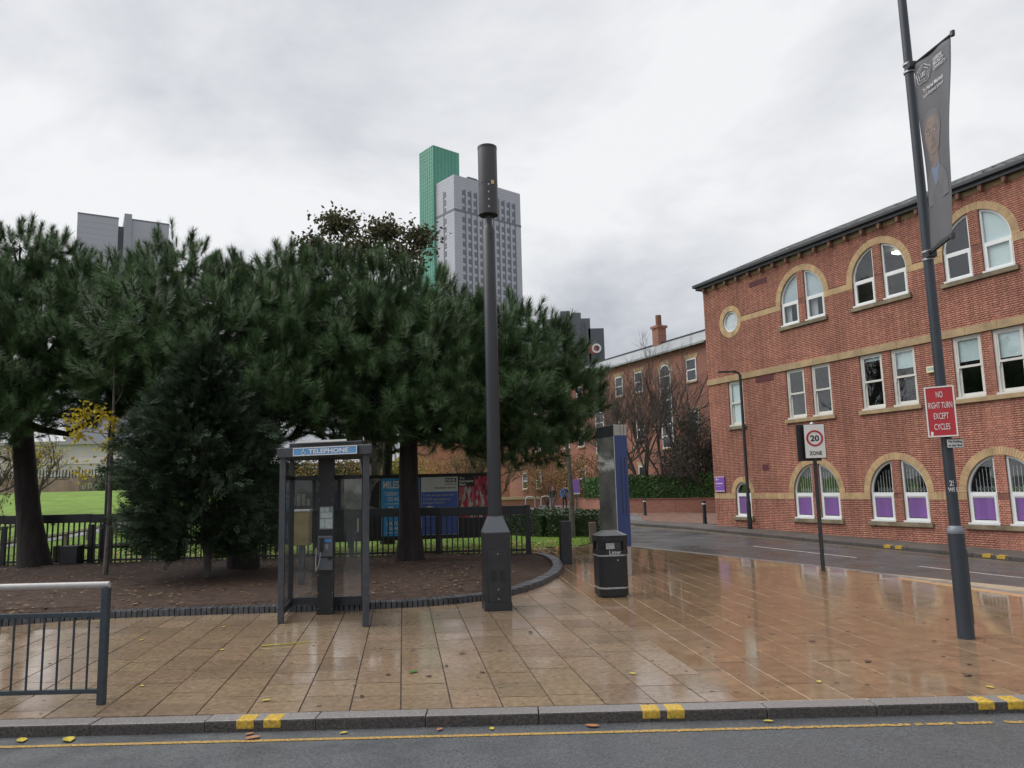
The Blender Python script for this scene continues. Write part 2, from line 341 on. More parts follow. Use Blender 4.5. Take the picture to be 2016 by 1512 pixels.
def course(a0, a1, tn, lmin, lmax, side):
    y = Y0 - random.uniform(0, 0.3)
    while y < 31:
        ln = random.uniform(lmin, lmax); g = 0.004; gs = 0.0065
        y0, y1 = y+g, y+ln-g; y += ln
        P = [(a0+gs+(y0-Y0)*tn, y0), (a1-gs+(y0-Y0)*tn, y0), (a1-gs+(y1-Y0)*tn, y1), (a0+gs+(y1-Y0)*tn, y1)]
        P = clip(P, 0, -1, -Y0)
        if side < 0: P = clip(P, 1, -TM, 1.77-Y0*TM-0.002) if P else P
        else: P = clip(P, -1, TM, -(1.77-Y0*TM)-0.002) if P else P
        if P: P = clip(P, FN[0], FN[1], float(FN@P0)-7.36)
        if P:   # second road edge further right
            A = np.array(so(12.5,-7.36)); B_ = np.array(so(20,-8.6)); n_ = np.array([-(B_-A)[1], (B_-A)[0]]); n_ = n_/np.hypot(*n_)
            if n_ @ FN < 0: n_ = -n_
            P = clip(P, n_[0], n_[1], float(n_@A))
        if P: P = clip(P, 1, 0, 8.2)
        if len(P) < 3: continue
        cx = sum(p[0] for p in P)/len(P); cy = sum(p[1] for p in P)/len(P)
        if cx < -16 or (in_bed(cx, cy) and all(in_bed(*p) for p in P)) or in_park(cx, cy): continue
        ar = abs(sum(P[i][0]*P[(i+1)%len(P)][1]-P[(i+1)%len(P)][0]*P[i][1] for i in range(len(P))))/2
        if ar < 0.004: continue
        slabs.append((cx, cy, P, side))
a = 0.69 - 0.412*34
while a < 8: course(a, a+0.412, TL, 0.34, 0.62, -1); a += 0.412
a = 1.77 - 0.335*3 - 0.1
while a < 12: course(a, a+0.335, TR_, 0.5, 1.0, 1); a += 0.335
slabs.sort(key=lambda q: (abs(q[0]/q[1]) > 0.72, math.hypot(q[0], q[1])))
base = MB(); bpoly = [(-24,6.35),(8.3,6.35),(8.3,11.5),so(12.5,-7.34),so(-8,-7.34),(3.0,34),(-24,34)]
base.v += [(x,y,-0.011) for x,y in bpoly]; base.f.append(tuple(range(len(bpoly))))
pave = tag(base.build('pavement', M_joint, fixn=True), kind='structure')
jr = MB(); jp = [(1.77,6.35),(8.3,6.35),(8.3,11.5),so(12.5,-7.34),so(-8,-7.34),(1.77+(31-Y0)*TM,31)]; jr.v += [(x,y,-0.0035) for x,y in jp]; jr.f.append(tuple(range(len(jp)))); jr.build('pale_jointing', mat('pale_mortar', (0.38, 0.30, 0.21), 0.6, noise=(3, 0.35)), pave, fixn=True)
rest = MB(); rest_r = MB()
for i, (cx, cy, P, sd_) in enumerate(slabs):
    q_ = .004 if sd_ < 0 else .0022; t1, t2, hz = random.uniform(-q_,q_), random.uniform(-q_,q_), random.uniform(-.0022,.0018)
    b = (rest if sd_ < 0 else rest_r) if i >= 300 else MB(); n = len(b.v); k = len(P); ox, oy = (0, 0) if i >= 300 else (cx, cy)
    b.v += [(x-ox, y-oy, -0.05) for x,y in P] + [(x-ox, y-oy, hz+(x-cx)*t1+(y-cy)*t2) for x,y in P]
    b.f.append(tuple(n+k+j for j in range(k)))
    for j in range(k): b.f.append((n+j, n+(j+1)%k, n+k+(j+1)%k, n+k+j))
    if i < 300: b.build('paving_slab', M_slab if sd_ < 0 else M_slab_r, pave, (cx, cy, 0))
tag(rest.build('paving_slabs', M_slab, pave), kind='stuff'); tag(rest_r.build('paving_slabs', M_slab_r, pave), kind='stuff')

gum = MB()
for k in range(230):
    gx, gy = random.uniform(-6,7), 6.5+random.random()**1.5*8
    if in_bed(gx, gy) or gx > 6.4: continue
    r_ = random.uniform(.008,.022); n_g = len(gum.v); gum.v += [(gx+r_*math.cos(t)*random.uniform(.8,1.2), gy+r_*math.sin(t)*random.uniform(.8,1.2), .0035) for t in [k_*math.pi/4 for k_ in range(8)]]; gum.f.append(tuple(n_g+q for q in range(8)))
tag(gum.build('gum_spots', mat('gum', (0.15,0.125,0.10), .5, rand=.55), pave), kind='stuff')
# granite kerb along the road, stones one by one
M_gran = mat('granite', (0.235, 0.22, 0.215), 0.42, noise=(70, 0.65), bump=(90, 0.5, 0.006), rand=0.10)
M_gran_front = mat('granite_dark_front', (0.070, 0.062, 0.058), 0.4, noise=(55, 0.7), bump=(90, 0.6, 0.008))  # kerb front faces take a darker granite colour than the tops
def darken_front(ctx, o):
    o.data.materials.append(M_gran_front)
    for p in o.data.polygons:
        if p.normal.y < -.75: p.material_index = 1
kerb = tag(bpy.data.objects.new('kerb', None), kind='structure'); COL.objects.link(kerb)
x = -14.1
while x < 7.2:
    ln = random.uniform(0.84, 0.96)
    b_k = MB().box(0.004, ln-0.004, 6.205+random.uniform(-.004,.004), 6.396, -0.30, random.uniform(-.003,.003)); o_ = b_k.build('kerb_stone', M_gran, kerb, (x,0,0), bevel=0.012); darken_front(None, o_); x += ln
for x0, x1 in ((-2.21,-2.07),(-2.0,-1.86),(0.95,1.09),(1.14,1.28),(3.56,3.69),(3.79,3.92)):
    MB().box(x0, x1, 6.197, 6.36, -0.068+random.uniform(0,.012), 0.0055).build('painted_mark', M_yelk, kerb, bevel=0.014)
M_flush = mat('flush_kerb', (0.22, 0.215, 0.21), 0.35, noise=(9, 0.35), rand=0.12)
fk = tag(bpy.data.objects.new('flush_kerb', None), kind='structure'); COL.objects.link(fk)
s = -7.0
while s < 19.5:
    e = s+0.9
    def edge_o(q): return -7.36 if q < 12.5 else -7.36 - (q-12.5)*(1.24/7.5)
    P = [so(s+.004, edge_o(s)), so(e-.004, edge_o(e)), so(e-.004, edge_o(e)+.17), so(s+.004, edge_o(s)+.17)]
    MB().slab(P, -0.2, 0.001).build('kerb_stone', M_flush, fk, fixn=True)
    s = e
s = 14.0; M_tan = mat('tan_edging', (0.46, 0.29, 0.16), 0.4, noise=(9, 0.25), rand=0.1)
while s < 19.5:
    e = s+0.75; P = [so(s+.004, edge_o(s)-.20-.02*(s-14)), so(e-.004, edge_o(e)-.20-.02*(e-14)), so(e-.004, edge_o(e)-.02), so(s+.004, edge_o(s)-.02)]
    MB().slab(P, -0.1, 0.006).build('edging_slab', M_tan, fk, fixn=True); s = e
M_dkerb = mat('dark_kerb', (0.085, 0.075, 0.07), 0.5, noise=(30, 0.5), rand=0.15)
dk = tag(bpy.data.objects.new('far_kerb', None), kind='structure'); COL.objects.link(dk)
s = -6.0
while s < 20.5:
    e = s+0.9
    def ko(q): return -1.32 if q > 1 else -1.32 + 0.06*(1-q)
    P = [so(s+.004, ko(s)-.13), so(e-.004, ko(e)-.13), so(e-.004, ko(e)+.005), so(s+.004, ko(s)+.005)]
    b = MB(); b.v += [(p[0],p[1],-0.5) for p in P] + [(P[0][0],P[0][1],.101+far_z(s)),(P[1][0],P[1][1],.101+far_z(e)),(P[2][0],P[2][1],.104+far_z(e)),(P[3][0],P[3][1],.104+far_z(s))]
    b.f += [(0,3,2,1),(4,5,6,7),(0,1,5,4),(1,2,6,5),(2,3,7,6),(3,0,4,7)]; b.build('kerb_stone', M_dkerb, dk, bevel=0.012); s = e
for s in (8.6, 8.95, 11.35, 11.7):
    P = [so(s,-1.458), so(s+.2,-1.458), so(s+.2,-1.30), so(s,-1.30)]
    MB().slab(P, 0.03+far_z(s), 0.110+far_z(s)).build('painted_mark', M_yelk, dk, fixn=True)

# planted bed: soil sheet, brick edging
M_soil = mat('soil', (0.062, 0.037, 0.026), 0.85, noise=(7, 0.55), bump=(45, 0.9, 0.03), spec=0.3)
sb = MB(); ys = [7.4] + list(np.linspace(8.2, 10.8, 10)) + list(np.linspace(10.9, 19.75, 75)); nx = 70
for y in ys:
    xe = xr(y) - 0.06; xs = xe - (np.linspace(0, 1, nx)**1.6)*(xe+24)
    for x in xs:
        d_ = min(1.0, abs(x-xe)/1.5, max(0,(y-xr(0) if False else 1))); z = 0.045 + 0.075*d_ + 0.02*math.sin(x*2.1+y*1.3) + random.uniform(-.012,.012)
        sb.v.append((float(x), y, z))
for i in range(len(ys)-1):
    for j in range(nx-1): a = i*nx+j; sb.f.append((a, a+nx, a+nx+1, a+1))
tag(sb.build('soil_bed', M_soil, smooth=True), kind='structure')
M_blue = mat('edging_brick', (0.075, 0.080, 0.090), 0.32, noise=(14, 0.5), rand=0.25, bump=(40, 0.3, 0.004))
edging = thing('brick_edging', 'row of dark blue-grey bricks edging the planted soil bed', 'edging', (0, 11, 0))
bk = MB().box(-.034,.034,-.105,.105,-.12,.100); bm_ = bk.build('brick', M_blue, edging, bevel=0.012); bme = bm_.data; bpy.data.objects.remove(bm_)
pts = np.array(EDGE[1:]); seg = np.r_[0, np.cumsum(np.hypot(*np.diff(pts, axis=0).T))]
# smooth the polyline
tt = np.linspace(0, seg[-1], 400); px_ = np.interp(tt, seg, pts[:,0]); py_ = np.interp(tt, seg, pts[:,1])
ker = np.hanning(25); ker /= ker.sum(); pad = 12
px_ = np.convolve(np.pad(px_, pad, 'edge'), ker, 'valid'); py_ = np.convolve(np.pad(py_, pad, 'edge'), ker, 'valid')
cum = np.r_[0, np.cumsum(np.hypot(np.diff(px_), np.diff(py_)))]
L_ = 1.2
while L_ < cum[-1]-0.05:
    x, y = np.interp(L_, cum, px_), np.interp(L_, cum, py_); x2, y2 = np.interp(L_+.02, cum, px_), np.interp(L_+.02, cum, py_)
    o = link('brick', bme, edging, (float(x), float(y)-11+0.0, random.uniform(-.004,.006))); o.rotation_euler = (random.uniform(-.02,.02), random.uniform(-.02,.02), math.atan2(y2-y, x2-x)+random.uniform(-.02,.02)); L_ += 0.0765

# park: lawn rising to a bank, path
M_grass = mat('lawn', (0.15, 0.25, 0.035), 0.8, noise=(0.9, 0.3), bump=(60, 0.8, 0.03), spec=0.25)
def park_z(x, y):
    t = min(1, max(0, (y-30)/34)); t = t*t*(3-2*t); u = min(1, max(0, (-x-7)/14)); u = u*u*(3-2*u); return 0.012 + 2.25*t*u
lw = MB(); ys = list(np.linspace(19.55, 34, 50)) + list(np.linspace(35, 110, 40)); nx = 60
for y in ys:
    xe = park_x(y)
    for x in xe - (np.linspace(0,1,nx)**1.8)*(xe+95): lw.v.append((float(x), y, park_z(x,y)+random.uniform(-.006,.006)))
for i in range(len(ys)-1):
    for j in range(nx-1): a = i*nx+j; lw.f.append((a, a+nx, a+nx+1, a+1))
tag(lw.build('lawn', M_grass, smooth=True), kind='structure')
def ribbon(name, m, pts, w, lift):
    b = MB()
    for i, p in enumerate(pts):
        q = np.array(pts[min(i+1,len(pts)-1)])-np.array(pts[max(i-1,0)]); q = q/np.hypot(*q); n_ = np.array([-q[1],q[0]])
        for sgn in (-1, 1): v = np.array(p)+n_*sgn*w/2; b.v.append((float(v[0]), float(v[1]), park_z(*v)+lift))
    for i in range(len(pts)-1): b.f.append((2*i,2*i+1,2*i+3,2*i+2))
    return tag(b.build(name, m, fixn=True), kind='structure')
PATHL = [(-34+i*0.8, 21.5+ (i*0.8)*0.0 + 13.5*(1/(1+math.exp(-(i*0.8-15)/3.2)))) for i in range(42)]
PATHL = [(-17.6+0.0*i-2.2*math.sin(i*0.1), 20+i*0.9) for i in range(24)]
ribbon('park_path', M_pale, PATHL, 1.7, 0.02)

# ------------------------------------------------------------------ brick building on the right
RZB = math.atan2(FD[1], FD[0])
M_brick = mat('red_brick', (0.415, 0.190, 0.137), 0.75, noise=(0.9, 0.20), rand=0.17, bump=(60, 0.35, 0.004), spec=0.3, stain=(1.1, .42))
M_mort = mat('red_mortar', (0.225, 0.098, 0.070), 0.85, noise=(4, 0.4))
M_buff = mat('buff_brick', (0.47, 0.325, 0.175), 0.7, noise=(3, 0.2), rand=0.14, bump=(60, 0.3, 0.004))
M_stone = mat('buff_stone', (0.37, 0.265, 0.15), 0.75, noise=(3, 0.25), rand=0.08, bump=(30, 0.3, 0.005))
M_sill = mat('weathered_stone', (0.215, 0.175, 0.115), 0.8, noise=(2.2, 0.5), bump=(30, 0.4, 0.006))
M_upvc = mat('white_frame', (0.70, 0.72, 0.72), 0.35, noise=(2, 0.06))
M_upvc2 = mat('cream_frame', (0.62, 0.61, 0.57), 0.4, noise=(2, 0.08))
M_pane = glass('window_glass', (0.92, 0.945, 0.95), 0.05, gain=1.1)
M_pane_far = glass('window_glass_far', (0.35, 0.38, 0.40), 0.25)
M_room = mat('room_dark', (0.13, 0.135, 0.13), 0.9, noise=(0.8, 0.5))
M_blind = mat('blind_fabric', (0.74, 0.84, 0.84), 0.8, noise=(2, 0.06))
M_purple = mat('purple_film', (0.185, 0.09, 0.295), 0.4, noise=(5, 0.25), streak=True)
M_grille = mat('white_grille', (0.62, 0.62, 0.60), 0.5)
M_lead = mat('black_gutter', (0.028, 0.032, 0.04), 0.4, noise=(3, 0.3))
M_slate = mat('slate', (0.15, 0.165, 0.165), 0.45, noise=(2, 0.3), rand=0.25)
M_corbel = mat('corbel', (0.19, 0.10, 0.07), 0.8, noise=(8, 0.3))
M_vent = mat('plum_vent', (0.16, 0.045, 0.055), 0.6)
bld = thing('brick_building', 'three-storey red brick building with paired arched windows and white frames', 'building', (float(P0[0]), float(P0[1]), 0), RZB)
SMAX = 19.6; ZTOP = 9.36
BAYS = [5.005, 8.045, 11.085, 14.125, 17.165]
Rw = 0.955; RING = 0.205
holes = []       # (x0,x1,z0,z1) rectangles cut through the wall sheet
excl = []        # functions z -> list of x intervals with no red bricks
for c in BAYS:
    for zb, zs in ((0.47, 1.31), (7.01, 7.82)):
        holes.append((c-Rw, c-.15, zb, zs+Rw)); holes.append((c+.145, c+Rw, zb, zs+Rw))
    holes += [(c-.945, c-.145, 3.79, 5.48), (c+.16, c+.945, 3.79, 5.48)]
holes += [(1.12, 1.91, 3.79, 5.48), (1.17, 1.98, 0.45, 1.31+.405), (1.06, 1.88, 7.345, 8.165)]
def intervals(z):
    I = []
    for c in BAYS:
        for zb, zs in ((0.47, 1.31), (7.01, 7.82)):
            if zb-.13 < z < zs+Rw:
                if z > zb: hw = Rw if z < zs else math.sqrt(max(0.0, Rw**2-(z-zs)**2)); I += [(c-hw, c-.15), (c+.145, c+hw)] if hw > .16 else []
                else: I.append((c-1.06, c+1.06))
            if z >= zs and z < zs+Rw+RING-.015:
                ro = math.sqrt(max(0, (Rw+RING-.015)**2-(z-zs)**2)); ri = math.sqrt(max(0, Rw**2-(z-zs)**2))
                I += [(c-ro, c-ri), (c+ri, c+ro)]
                # what lies between the arch and the window tops
        if 3.66 < z < 5.48:
            if z > 3.79: I += [(c-.945, c-.145), (c+.16, c+.945)]
            else: I.append((c-1.07, c+1.05))
    if 3.66 < z < 5.48: I.append((1.12,1.91) if z > 3.79 else (1.03,1.99))
    if .34 < z < 1.31: I.append((1.17,1.98) if z > .45 else (1.05,2.09))
    if 1.31 <= z < 1.31+.60: 
        h_ = math.sqrt(max(0,.595**2-(z-1.31)**2)); I.append((1.575-h_, 1.575+h_))
    if abs(z-7.755) < .60: h_ = math.sqrt(max(0,.595**2-(z-7.755)**2)); I.append((1.47-h_, 1.47+h_))
    if 1.11 < z < 1.315: I.append((-1, 99))
    if 7.615 < z < 7.825: I.append((2.0, 99))
    if 5.47 < z < 5.71: I.append((-1, 99))
    return I
# wall sheet with openings
xb = sorted({0.0, SMAX, *[h[0] for h in holes], *[h[1] for h in holes]}); zb_ = sorted({-0.7, ZTOP, *[h[2] for h in holes], *[h[3] for h in holes]})
wall = MB(); YM = 0.010
for i in range(len(xb)-1):
    for j in range(len(zb_)-1):
        cx, cz = (xb[i]+xb[i+1])/2, (zb_[j]+zb_[j+1])/2
        if any(h[0] < cx < h[1] and h[2] < cz < h[3] for h in holes): continue
        wall.quad((xb[i],YM,zb_[j]), (xb[i+1],YM,zb_[j]), (xb[i+1],YM,zb_[j+1]), (xb[i],YM,zb_[j+1]))
def arc(c, zs, r, a0, a1, n): return [(c+r*math.cos(a0+(a1-a0)*k/n), zs+r*math.sin(a0+(a1-a0)*k/n)) for k in range(n+1)]
for c in BAYS:                     # spandrels left by the rectangular openings
    for zs in (1.31, 7.82):
        for sgn, xi in ((-1, -.15), (1, .145)):
            a_in = math.acos(abs(xi)/Rw)
            pts = arc(c, zs, Rw, 0, a_in, 14) if sgn > 0 else [(2*c-x, z) for x, z in arc(c, zs, Rw, 0, a_in, 14)]
            poly = pts + [(c+xi, zs+Rw), (c+sgn*Rw, zs+Rw)]
            wall.prism(poly, YM, YM+.11)
pts = arc(1.575, 1.31, .405, 0, math.pi, 20); wall.prism(pts + [(1.17, 1.715), (1.98, 1.715)], YM, YM+.11)
for q in range(4):
    pts = arc(1.47, 7.755, .40, q*math.pi/2, (q+1)*math.pi/2, 8); sx = 1 if q in (0,3) else -1; sz = 1 if q in (0,1) else -1
    wall.prism(pts + [(1.47+sx*.412, 7.755+sz*.412)] if q % 2 == 0 else pts + [(1.47+sx*.412, 7.755+sz*.412)], YM, YM+.11)
# reveals of the openings and the solid body behind
for x0, x1, z0, z1 in holes:
    top = z1
    for c in BAYS:
        for zs in (1.31, 7.82):
            if abs(z1-(zs+Rw)) < 1e-6 and abs((x0+x1)/2-c) < 1: top = zs
    wall.quad((x0,YM,z0),(x0,YM+.14,z0),(x0,YM+.14,z1),(x0,YM,z1)); wall.quad((x1,YM,z0),(x1,YM+.14,z0),(x1,YM+.14,z1),(x1,YM,z1))
    wall.quad((x0,YM,z0),(x1,YM,z0),(x1,YM+.14,z0),(x0,YM+.14,z0)); wall.quad((x0,YM,z1),(x1,YM,z1),(x1,YM+.14,z1),(x0,YM+.14,z1))
wall.quad((0,YM,-.7),(0,11,-.7),(0,11,ZTOP),(0,YM,ZTOP)); wall.quad((SMAX,YM,-.7),(SMAX,11,-.7),(SMAX,11,ZTOP),(SMAX,YM,ZTOP)); wall.quad((0,11,-.7),(SMAX,11,-.7),(SMAX,11,ZTOP),(0,11,ZTOP))
wall.build('wall', M_mort, bld)
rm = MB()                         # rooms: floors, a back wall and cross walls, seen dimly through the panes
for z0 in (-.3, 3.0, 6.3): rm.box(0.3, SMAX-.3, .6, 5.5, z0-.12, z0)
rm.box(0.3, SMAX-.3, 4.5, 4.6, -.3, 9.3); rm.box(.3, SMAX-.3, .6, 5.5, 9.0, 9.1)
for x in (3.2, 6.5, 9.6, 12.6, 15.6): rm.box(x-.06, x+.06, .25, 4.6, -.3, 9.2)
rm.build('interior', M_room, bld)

# bricks: Flemish bond, 58 mm courses
BR = []
rng = random.Random(3); z = -0.62; row = 0
while z < ZTOP-0.06:
    I = sorted(intervals(z+.024)); x = -0.13 if row % 2 else -0.01; hd = bool(row % 2); x += rng.uniform(-.01,.01)
    while x < SMAX:
        w = 0.078 if hd else 0.162
        segs = [(max(0, x), min(SMAX, x+w))]
        for a, b in I:
            ns_ = []
            for p, q in segs:
                if b <= p or a >= q: ns_.append((p, q))
                else:
                    if a-p > .018: ns_.append((p, a))
                    if q-b > .018: ns_.append((b, q))
            segs = ns_
        for p, q in segs:
            if q-p > .018: BR.append((p, q, z, z+.0485))
        x += w+.0095; hd = not hd
    z += .058; row += 1
BR = np.array(BR)
wx = P0[0]+BR[:,0]*FD[0]; wy = P0[1]+BR[:,0]*FD[1]
dist = np.sqrt(wx**2+wy**2+(BR[:,2]-1.75)**2); bad = (BR[:,0] > 11.5) | (BR[:,2] < -.1+0*wx) | ((BR[:,1]-BR[:,0]) < .07)
order = np.argsort(dist + 1000*bad); near = order[:300]; far = order[300:]
pro = RNG.uniform(-.0025, .0015, len(BR))
meshes = {}
for i in near:
    x0, x1, z0, z1 = BR[i]; key = round(x1-x0, 3)
    if key not in meshes:
        b_ = MB().box(-key/2, key/2, 0, .03, 0, .0485); o_ = b_.build('brick', M_brick, bld, bevel=.003); meshes[key] = o_.data; bpy.data.objects.remove(o_)
    link('brick', meshes[key], bld, (float((x0+x1)/2), float(pro[i]), float(z0)))
F_ = BR[far]; pf = pro[far]; n_ = len(F_)
V = np.zeros((n_, 8, 3)); ch = .003
for k, (ix, iz) in enumerate(((0,2),(1,2),(1,3),(0,3))):
    V[:,k,0] = F_[:,ix] + (ch if ix == 0 else -ch); V[:,k,2] = F_[:,iz] + (ch if iz == 2 else -ch); V[:,k,1] = pf
    V[:,4+k,0] = F_[:,ix]; V[:,4+k,2] = F_[:,iz]; V[:,4+k,1] = .012
base_f = np.array([(0,1,2,3),(0,4,5,1),(1,5,6,2),(2,6,7,3),(3,7,4,0)])
Fq = (base_f[None]+np.arange(n_)[:,None,None]*8).reshape(-1,4)
tag(soup('bricks', V.reshape(-1,3), Fq, M_brick, bld), kind='stuff')

# arches of buff bricks, bands, stone course, sills
def voussoirs(c, zs, ri, ro, a0, a1, n, single):
    allb = MB()
    for k in range(n):
        t0 = a0+(a1-a0)*(k+.06)/n; t1 = a0+(a1-a0)*(k+.94)/n; off = random.uniform(-.002,.002)
        P = [(c+r*math.cos(t), zs+r*math.sin(t)) for r, t in ((ri,t0),(ro,t0),(ro,t1),(ri,t1))]
        if single: MB().prism(P, -.010+off, .04).build('arch_brick', M_buff, bld, fixn=True)
        else: allb.prism(P, -.010+off, .04)
    if not single: tag(allb.build('arch', M_buff, bld, fixn=True), kind='stuff')
    rb = MB(); P1 = arc(c, zs, ri-.004, a0, a1, 40); P2 = arc(c, zs, ro-.008, a0, a1, 40)
    for k in range(40): rb.prism([P1[k], P2[k], P2[k+1], P1[k+1]], -.004, .13)
    tag(rb.build('arch_joint', M_stone, bld, fixn=True), kind='stuff')
for c in BAYS:
    for zs in (1.31, 7.82): voussoirs(c, zs, Rw, Rw+RING, 0, math.pi, 46, c in (8.045, 11.085))
voussoirs(1.575, 1.31, .405, .605, 0, math.pi, 24, False); voussoirs(1.47, 7.755, .40, .605, 0, 2*math.pi, 44, False)
def soldier(x0, x1, z0, z1):
    b = MB(); n = max(1, round((x1-x0)/.0665)); w = (x1-x0)/n
    for k in range(n): b.box(x0+k*w+.003, x0+(k+1)*w-.003, -.010+random.uniform(-.002,.002), .03, z0, z1)
    tag(b.build('soldier_course', M_buff, bld), kind='stuff'); MB().box(x0, x1, -.005, .02, z0+.004, z1-.004).build('course_joint', M_stone, bld)
soldier(0.0, 1.17, 1.112, 1.308); soldier(1.98, BAYS[0]-Rw, 1.112, 1.308); soldier(2.07, BAYS[0]-Rw, 7.622, 7.818)
for i, c in enumerate(BAYS):
    nx_ = BAYS[i+1]-Rw if i+1 < len(BAYS) else SMAX
    soldier(c+Rw, nx_, 1.112, 1.308); soldier(c+Rw, nx_, 7.622, 7.818)
x = -0.02
while x < SMAX:
    e = min(SMAX, x+random.uniform(.85,1.25)); MB().box(x+.003, e-.003, -.045, .05, 5.485, 5.70).build('string_stone', M_stone, bld, bevel=.006); x = e
for c in BAYS:
    MB().box(c-1.06, c+1.05, -.07, .10, .345, .465).build('sill', M_sill, bld, bevel=.01)
    MB().box(c-1.07, c+1.05, -.07, .10, 3.665, 3.785).build('sill', M_stone, bld, bevel=.01)
    MB().box(c-1.06, c+1.05, -.07, .10, 6.88, 7.0).build('sill', M_sill, bld, bevel=.01)
MB().box(1.05, 2.09, -.07, .10, .335, .45).build('sill', M_sill, bld, bevel=.01); MB().box(1.03, 1.99, -.07, .10, 3.665, 3.785).build('sill', M_sill, bld, bevel=.01)

# windows
def arch_loop(x0, x1, zb, zs, c, r, w, n=14):
    """outline of a half-arch window: straight bottom and inner side, curved outer top"""
    left = abs(x0-c) > abs(x1-c); X0, X1, ZB, rr = x0+w, x1-w, zb+w, r-w
    P = [(X0, ZB), (X1, ZB)]
    if left:
        a1 = math.pi-math.acos(min(1, (c-X1)/rr)); a1 = math.pi - math.acos((c-X1)/rr); top = arc(c, zs, rr, a1, math.pi, n)
        return P + top
    a0 = math.acos((X0-c)/rr); top = arc(c, zs, rr, 0, a0, n); return P + top
def arched_window(x0, x1, zb, zs, c, r, ground):
    root = MB().ring(arch_loop(x0,x1,zb,zs,c,r,0), arch_loop(x0,x1,zb,zs,c,r,.055), .055, .12).build('window', M_upvc, bld, fixn=True)
    MB().box(x0+.054, x1-.054, .058, .115, zs-.06, zs+.005).build('transom', M_upvc, root)
    MB().ring([(x0+.05,zb+.045),(x1-.05,zb+.045),(x1-.05,zs-.055),(x0+.05,zs-.055)], [(x0+.11,zb+.11),(x1-.11,zb+.11),(x1-.11,zs-.115),(x0+.11,zs-.115)], .045, .10).build('sash', M_upvc, root, fixn=True)
    MB().box(x0-.02, x1+.02, -.035, .06, zb-.004, zb+.04).build('window_sill', M_upvc, root)
    lp = arch_loop(x0,x1,zb,zs,c,r,.05)
    up = MB().prism([(p[0], max(p[1], zs)) for p in lp], .085, .089).build('pane', M_pane, root)
    MB().box(x0+.105, x1-.105, .075, .079, zb+.105, zs-.11).build('pane', M_pane, root)
    if ground:
        MB().box(x0+.125, x1-.125, .066, .0705, zb+.13, zs-.15).build('purple_panel', M_purple, root)
        MB().box(x0+.11, x1-.11, .064, .070, zs-.148, zs-.118).build('panel_edge', M_grille, root)
        g_ = MB(); n = 6
        for k in range(n+1):
            x = x0+.10+(x1-x0-.2)*k/n; zt = min(zs+math.sqrt(max(.001,(r-.12)**2-(x-c)**2)), zs+.66)
            g_.box(x-.006, x+.006, .13, .142, zs-.2, zt)
            if k < n:
                xm = x0+.10+(x1-x0-.2)*(k+1)/n
                for za in (zs+.02, zs+.52):
                    if za+.14 < zt: g_.tube([(x,.136,za),((x+xm)/2,.136,za+.07),(xm,.136,za)], .006, 4); g_.tube([(x,.136,za+.14),((x+xm)/2,.136,za+.07),(xm,.136,za+.14)], .006, 4)
        g_.build('security_grille', M_grille, root)
    return root
for i, c in enumerate(BAYS):
    for sx in (-1, 1):
        x0, x1 = (c-Rw+.005, c-.152) if sx < 0 else (c+.147, c+Rw-.005)
        arched_window(x0, x1, .475, 1.31, c, Rw-.005, True)
        w_ = arched_window(x0, x1, 7.015, 7.82, c, Rw-.005, False)
        if c > 11 and sx > 0: MB().prism(arch_loop(x0,x1,7.05,7.82,c,Rw-.005,.058), .125, .129).build('blind', M_blind, w_, fixn=True)
        if c == BAYS[0]: MB().prism([(p[0], max(p[1], 7.83)) for p in arch_loop(x0,x1,7.05,7.82,c,Rw-.005,.058)], .125, .129).build('blind', mat('sky_tint_blind',(0.62,0.68,0.72),.8,noise=(1.5,.2)), w_, fixn=True); MB().box(x0+.06, x1-.5 if sx < 0 else x0+.35, .2, .22, 7.1, 8.5).build('curtain', mat('curtain_grey', (0.6,0.62,0.62), .8), w_)  # pale blue arch-top blinds colour in the sky reflected by these panes
M_lamp = mat('ceiling_lamp', (1, .95, .8), .5, emit=((1.0, .93, .74), 3.0))
for lx in (8.25, 7.35): MB().box(lx, lx+.6, 1.6, 1.9, 8.86, 8.92).build('ceiling_lamp', M_lamp, bld)
def sash_window(x0, x1, blind):
    zb, zt = 3.795, 5.475; zm = 4.655
    root = MB().ring([(x0,zb),(x1,zb),(x1,zt),(x0,zt)], [(x0+.075,zb+.05),(x1-.075,zb+.05),(x1-.075,zt-.06),(x0+.075,zt-.06)], .05, .13).build('window', M_upvc2, bld, fixn=True)
    MB().ring([(x0+.07,zm-.03),(x1-.07,zm-.03),(x1-.07,zt-.055),(x0+.07,zt-.055)], [(x0+.115,zm+.03),(x1-.115,zm+.03),(x1-.115,zt-.10),(x0+.115,zt-.10)], .065, .095).build('upper_sash', M_upvc2, root, fixn=True)
    MB().ring([(x0+.07,zb+.045),(x1-.07,zb+.045),(x1-.07,zm+.03),(x0+.07,zm+.03)], [(x0+.13,zb+.14),(x1-.13,zb+.14),(x1-.13,zm-.03),(x0+.13,zm-.03)], .097, .128).build('lower_sash', M_upvc2, root, fixn=True)
    MB().box(x0-.015, x1+.015, -.03, .055, zb-.004, zb+.05).build('window_sill', M_upvc2, root)
    MB().box(x0+.11, x1-.11, .080, .084, zm+.025, zt-.095).build('pane', M_pane, root); MB().box(x0+.125, x1-.125, .112, .116, zb+.135, zm-.025).build('pane', M_pane, root)
    MB().box(x0+.078, x0+.10, .05, .07, zm-.13, zm-.02).build('sash_horn', M_upvc2, root)
    if blind: MB().box(x0+.09, x1-.09, .132, .137, zt-.08-blind, zt-.05).build('blind', M_blind, root)
blinds = {0: (.0, .0), 1: (.12, .50), 2: (.60, .66), 3: (.4, .3), 4: (.3, .5)}
for i, c in enumerate(BAYS):
    sash_window(c-.945, c-.145, blinds[i][0]); sash_window(c+.16, c+.945, blinds[i][1])
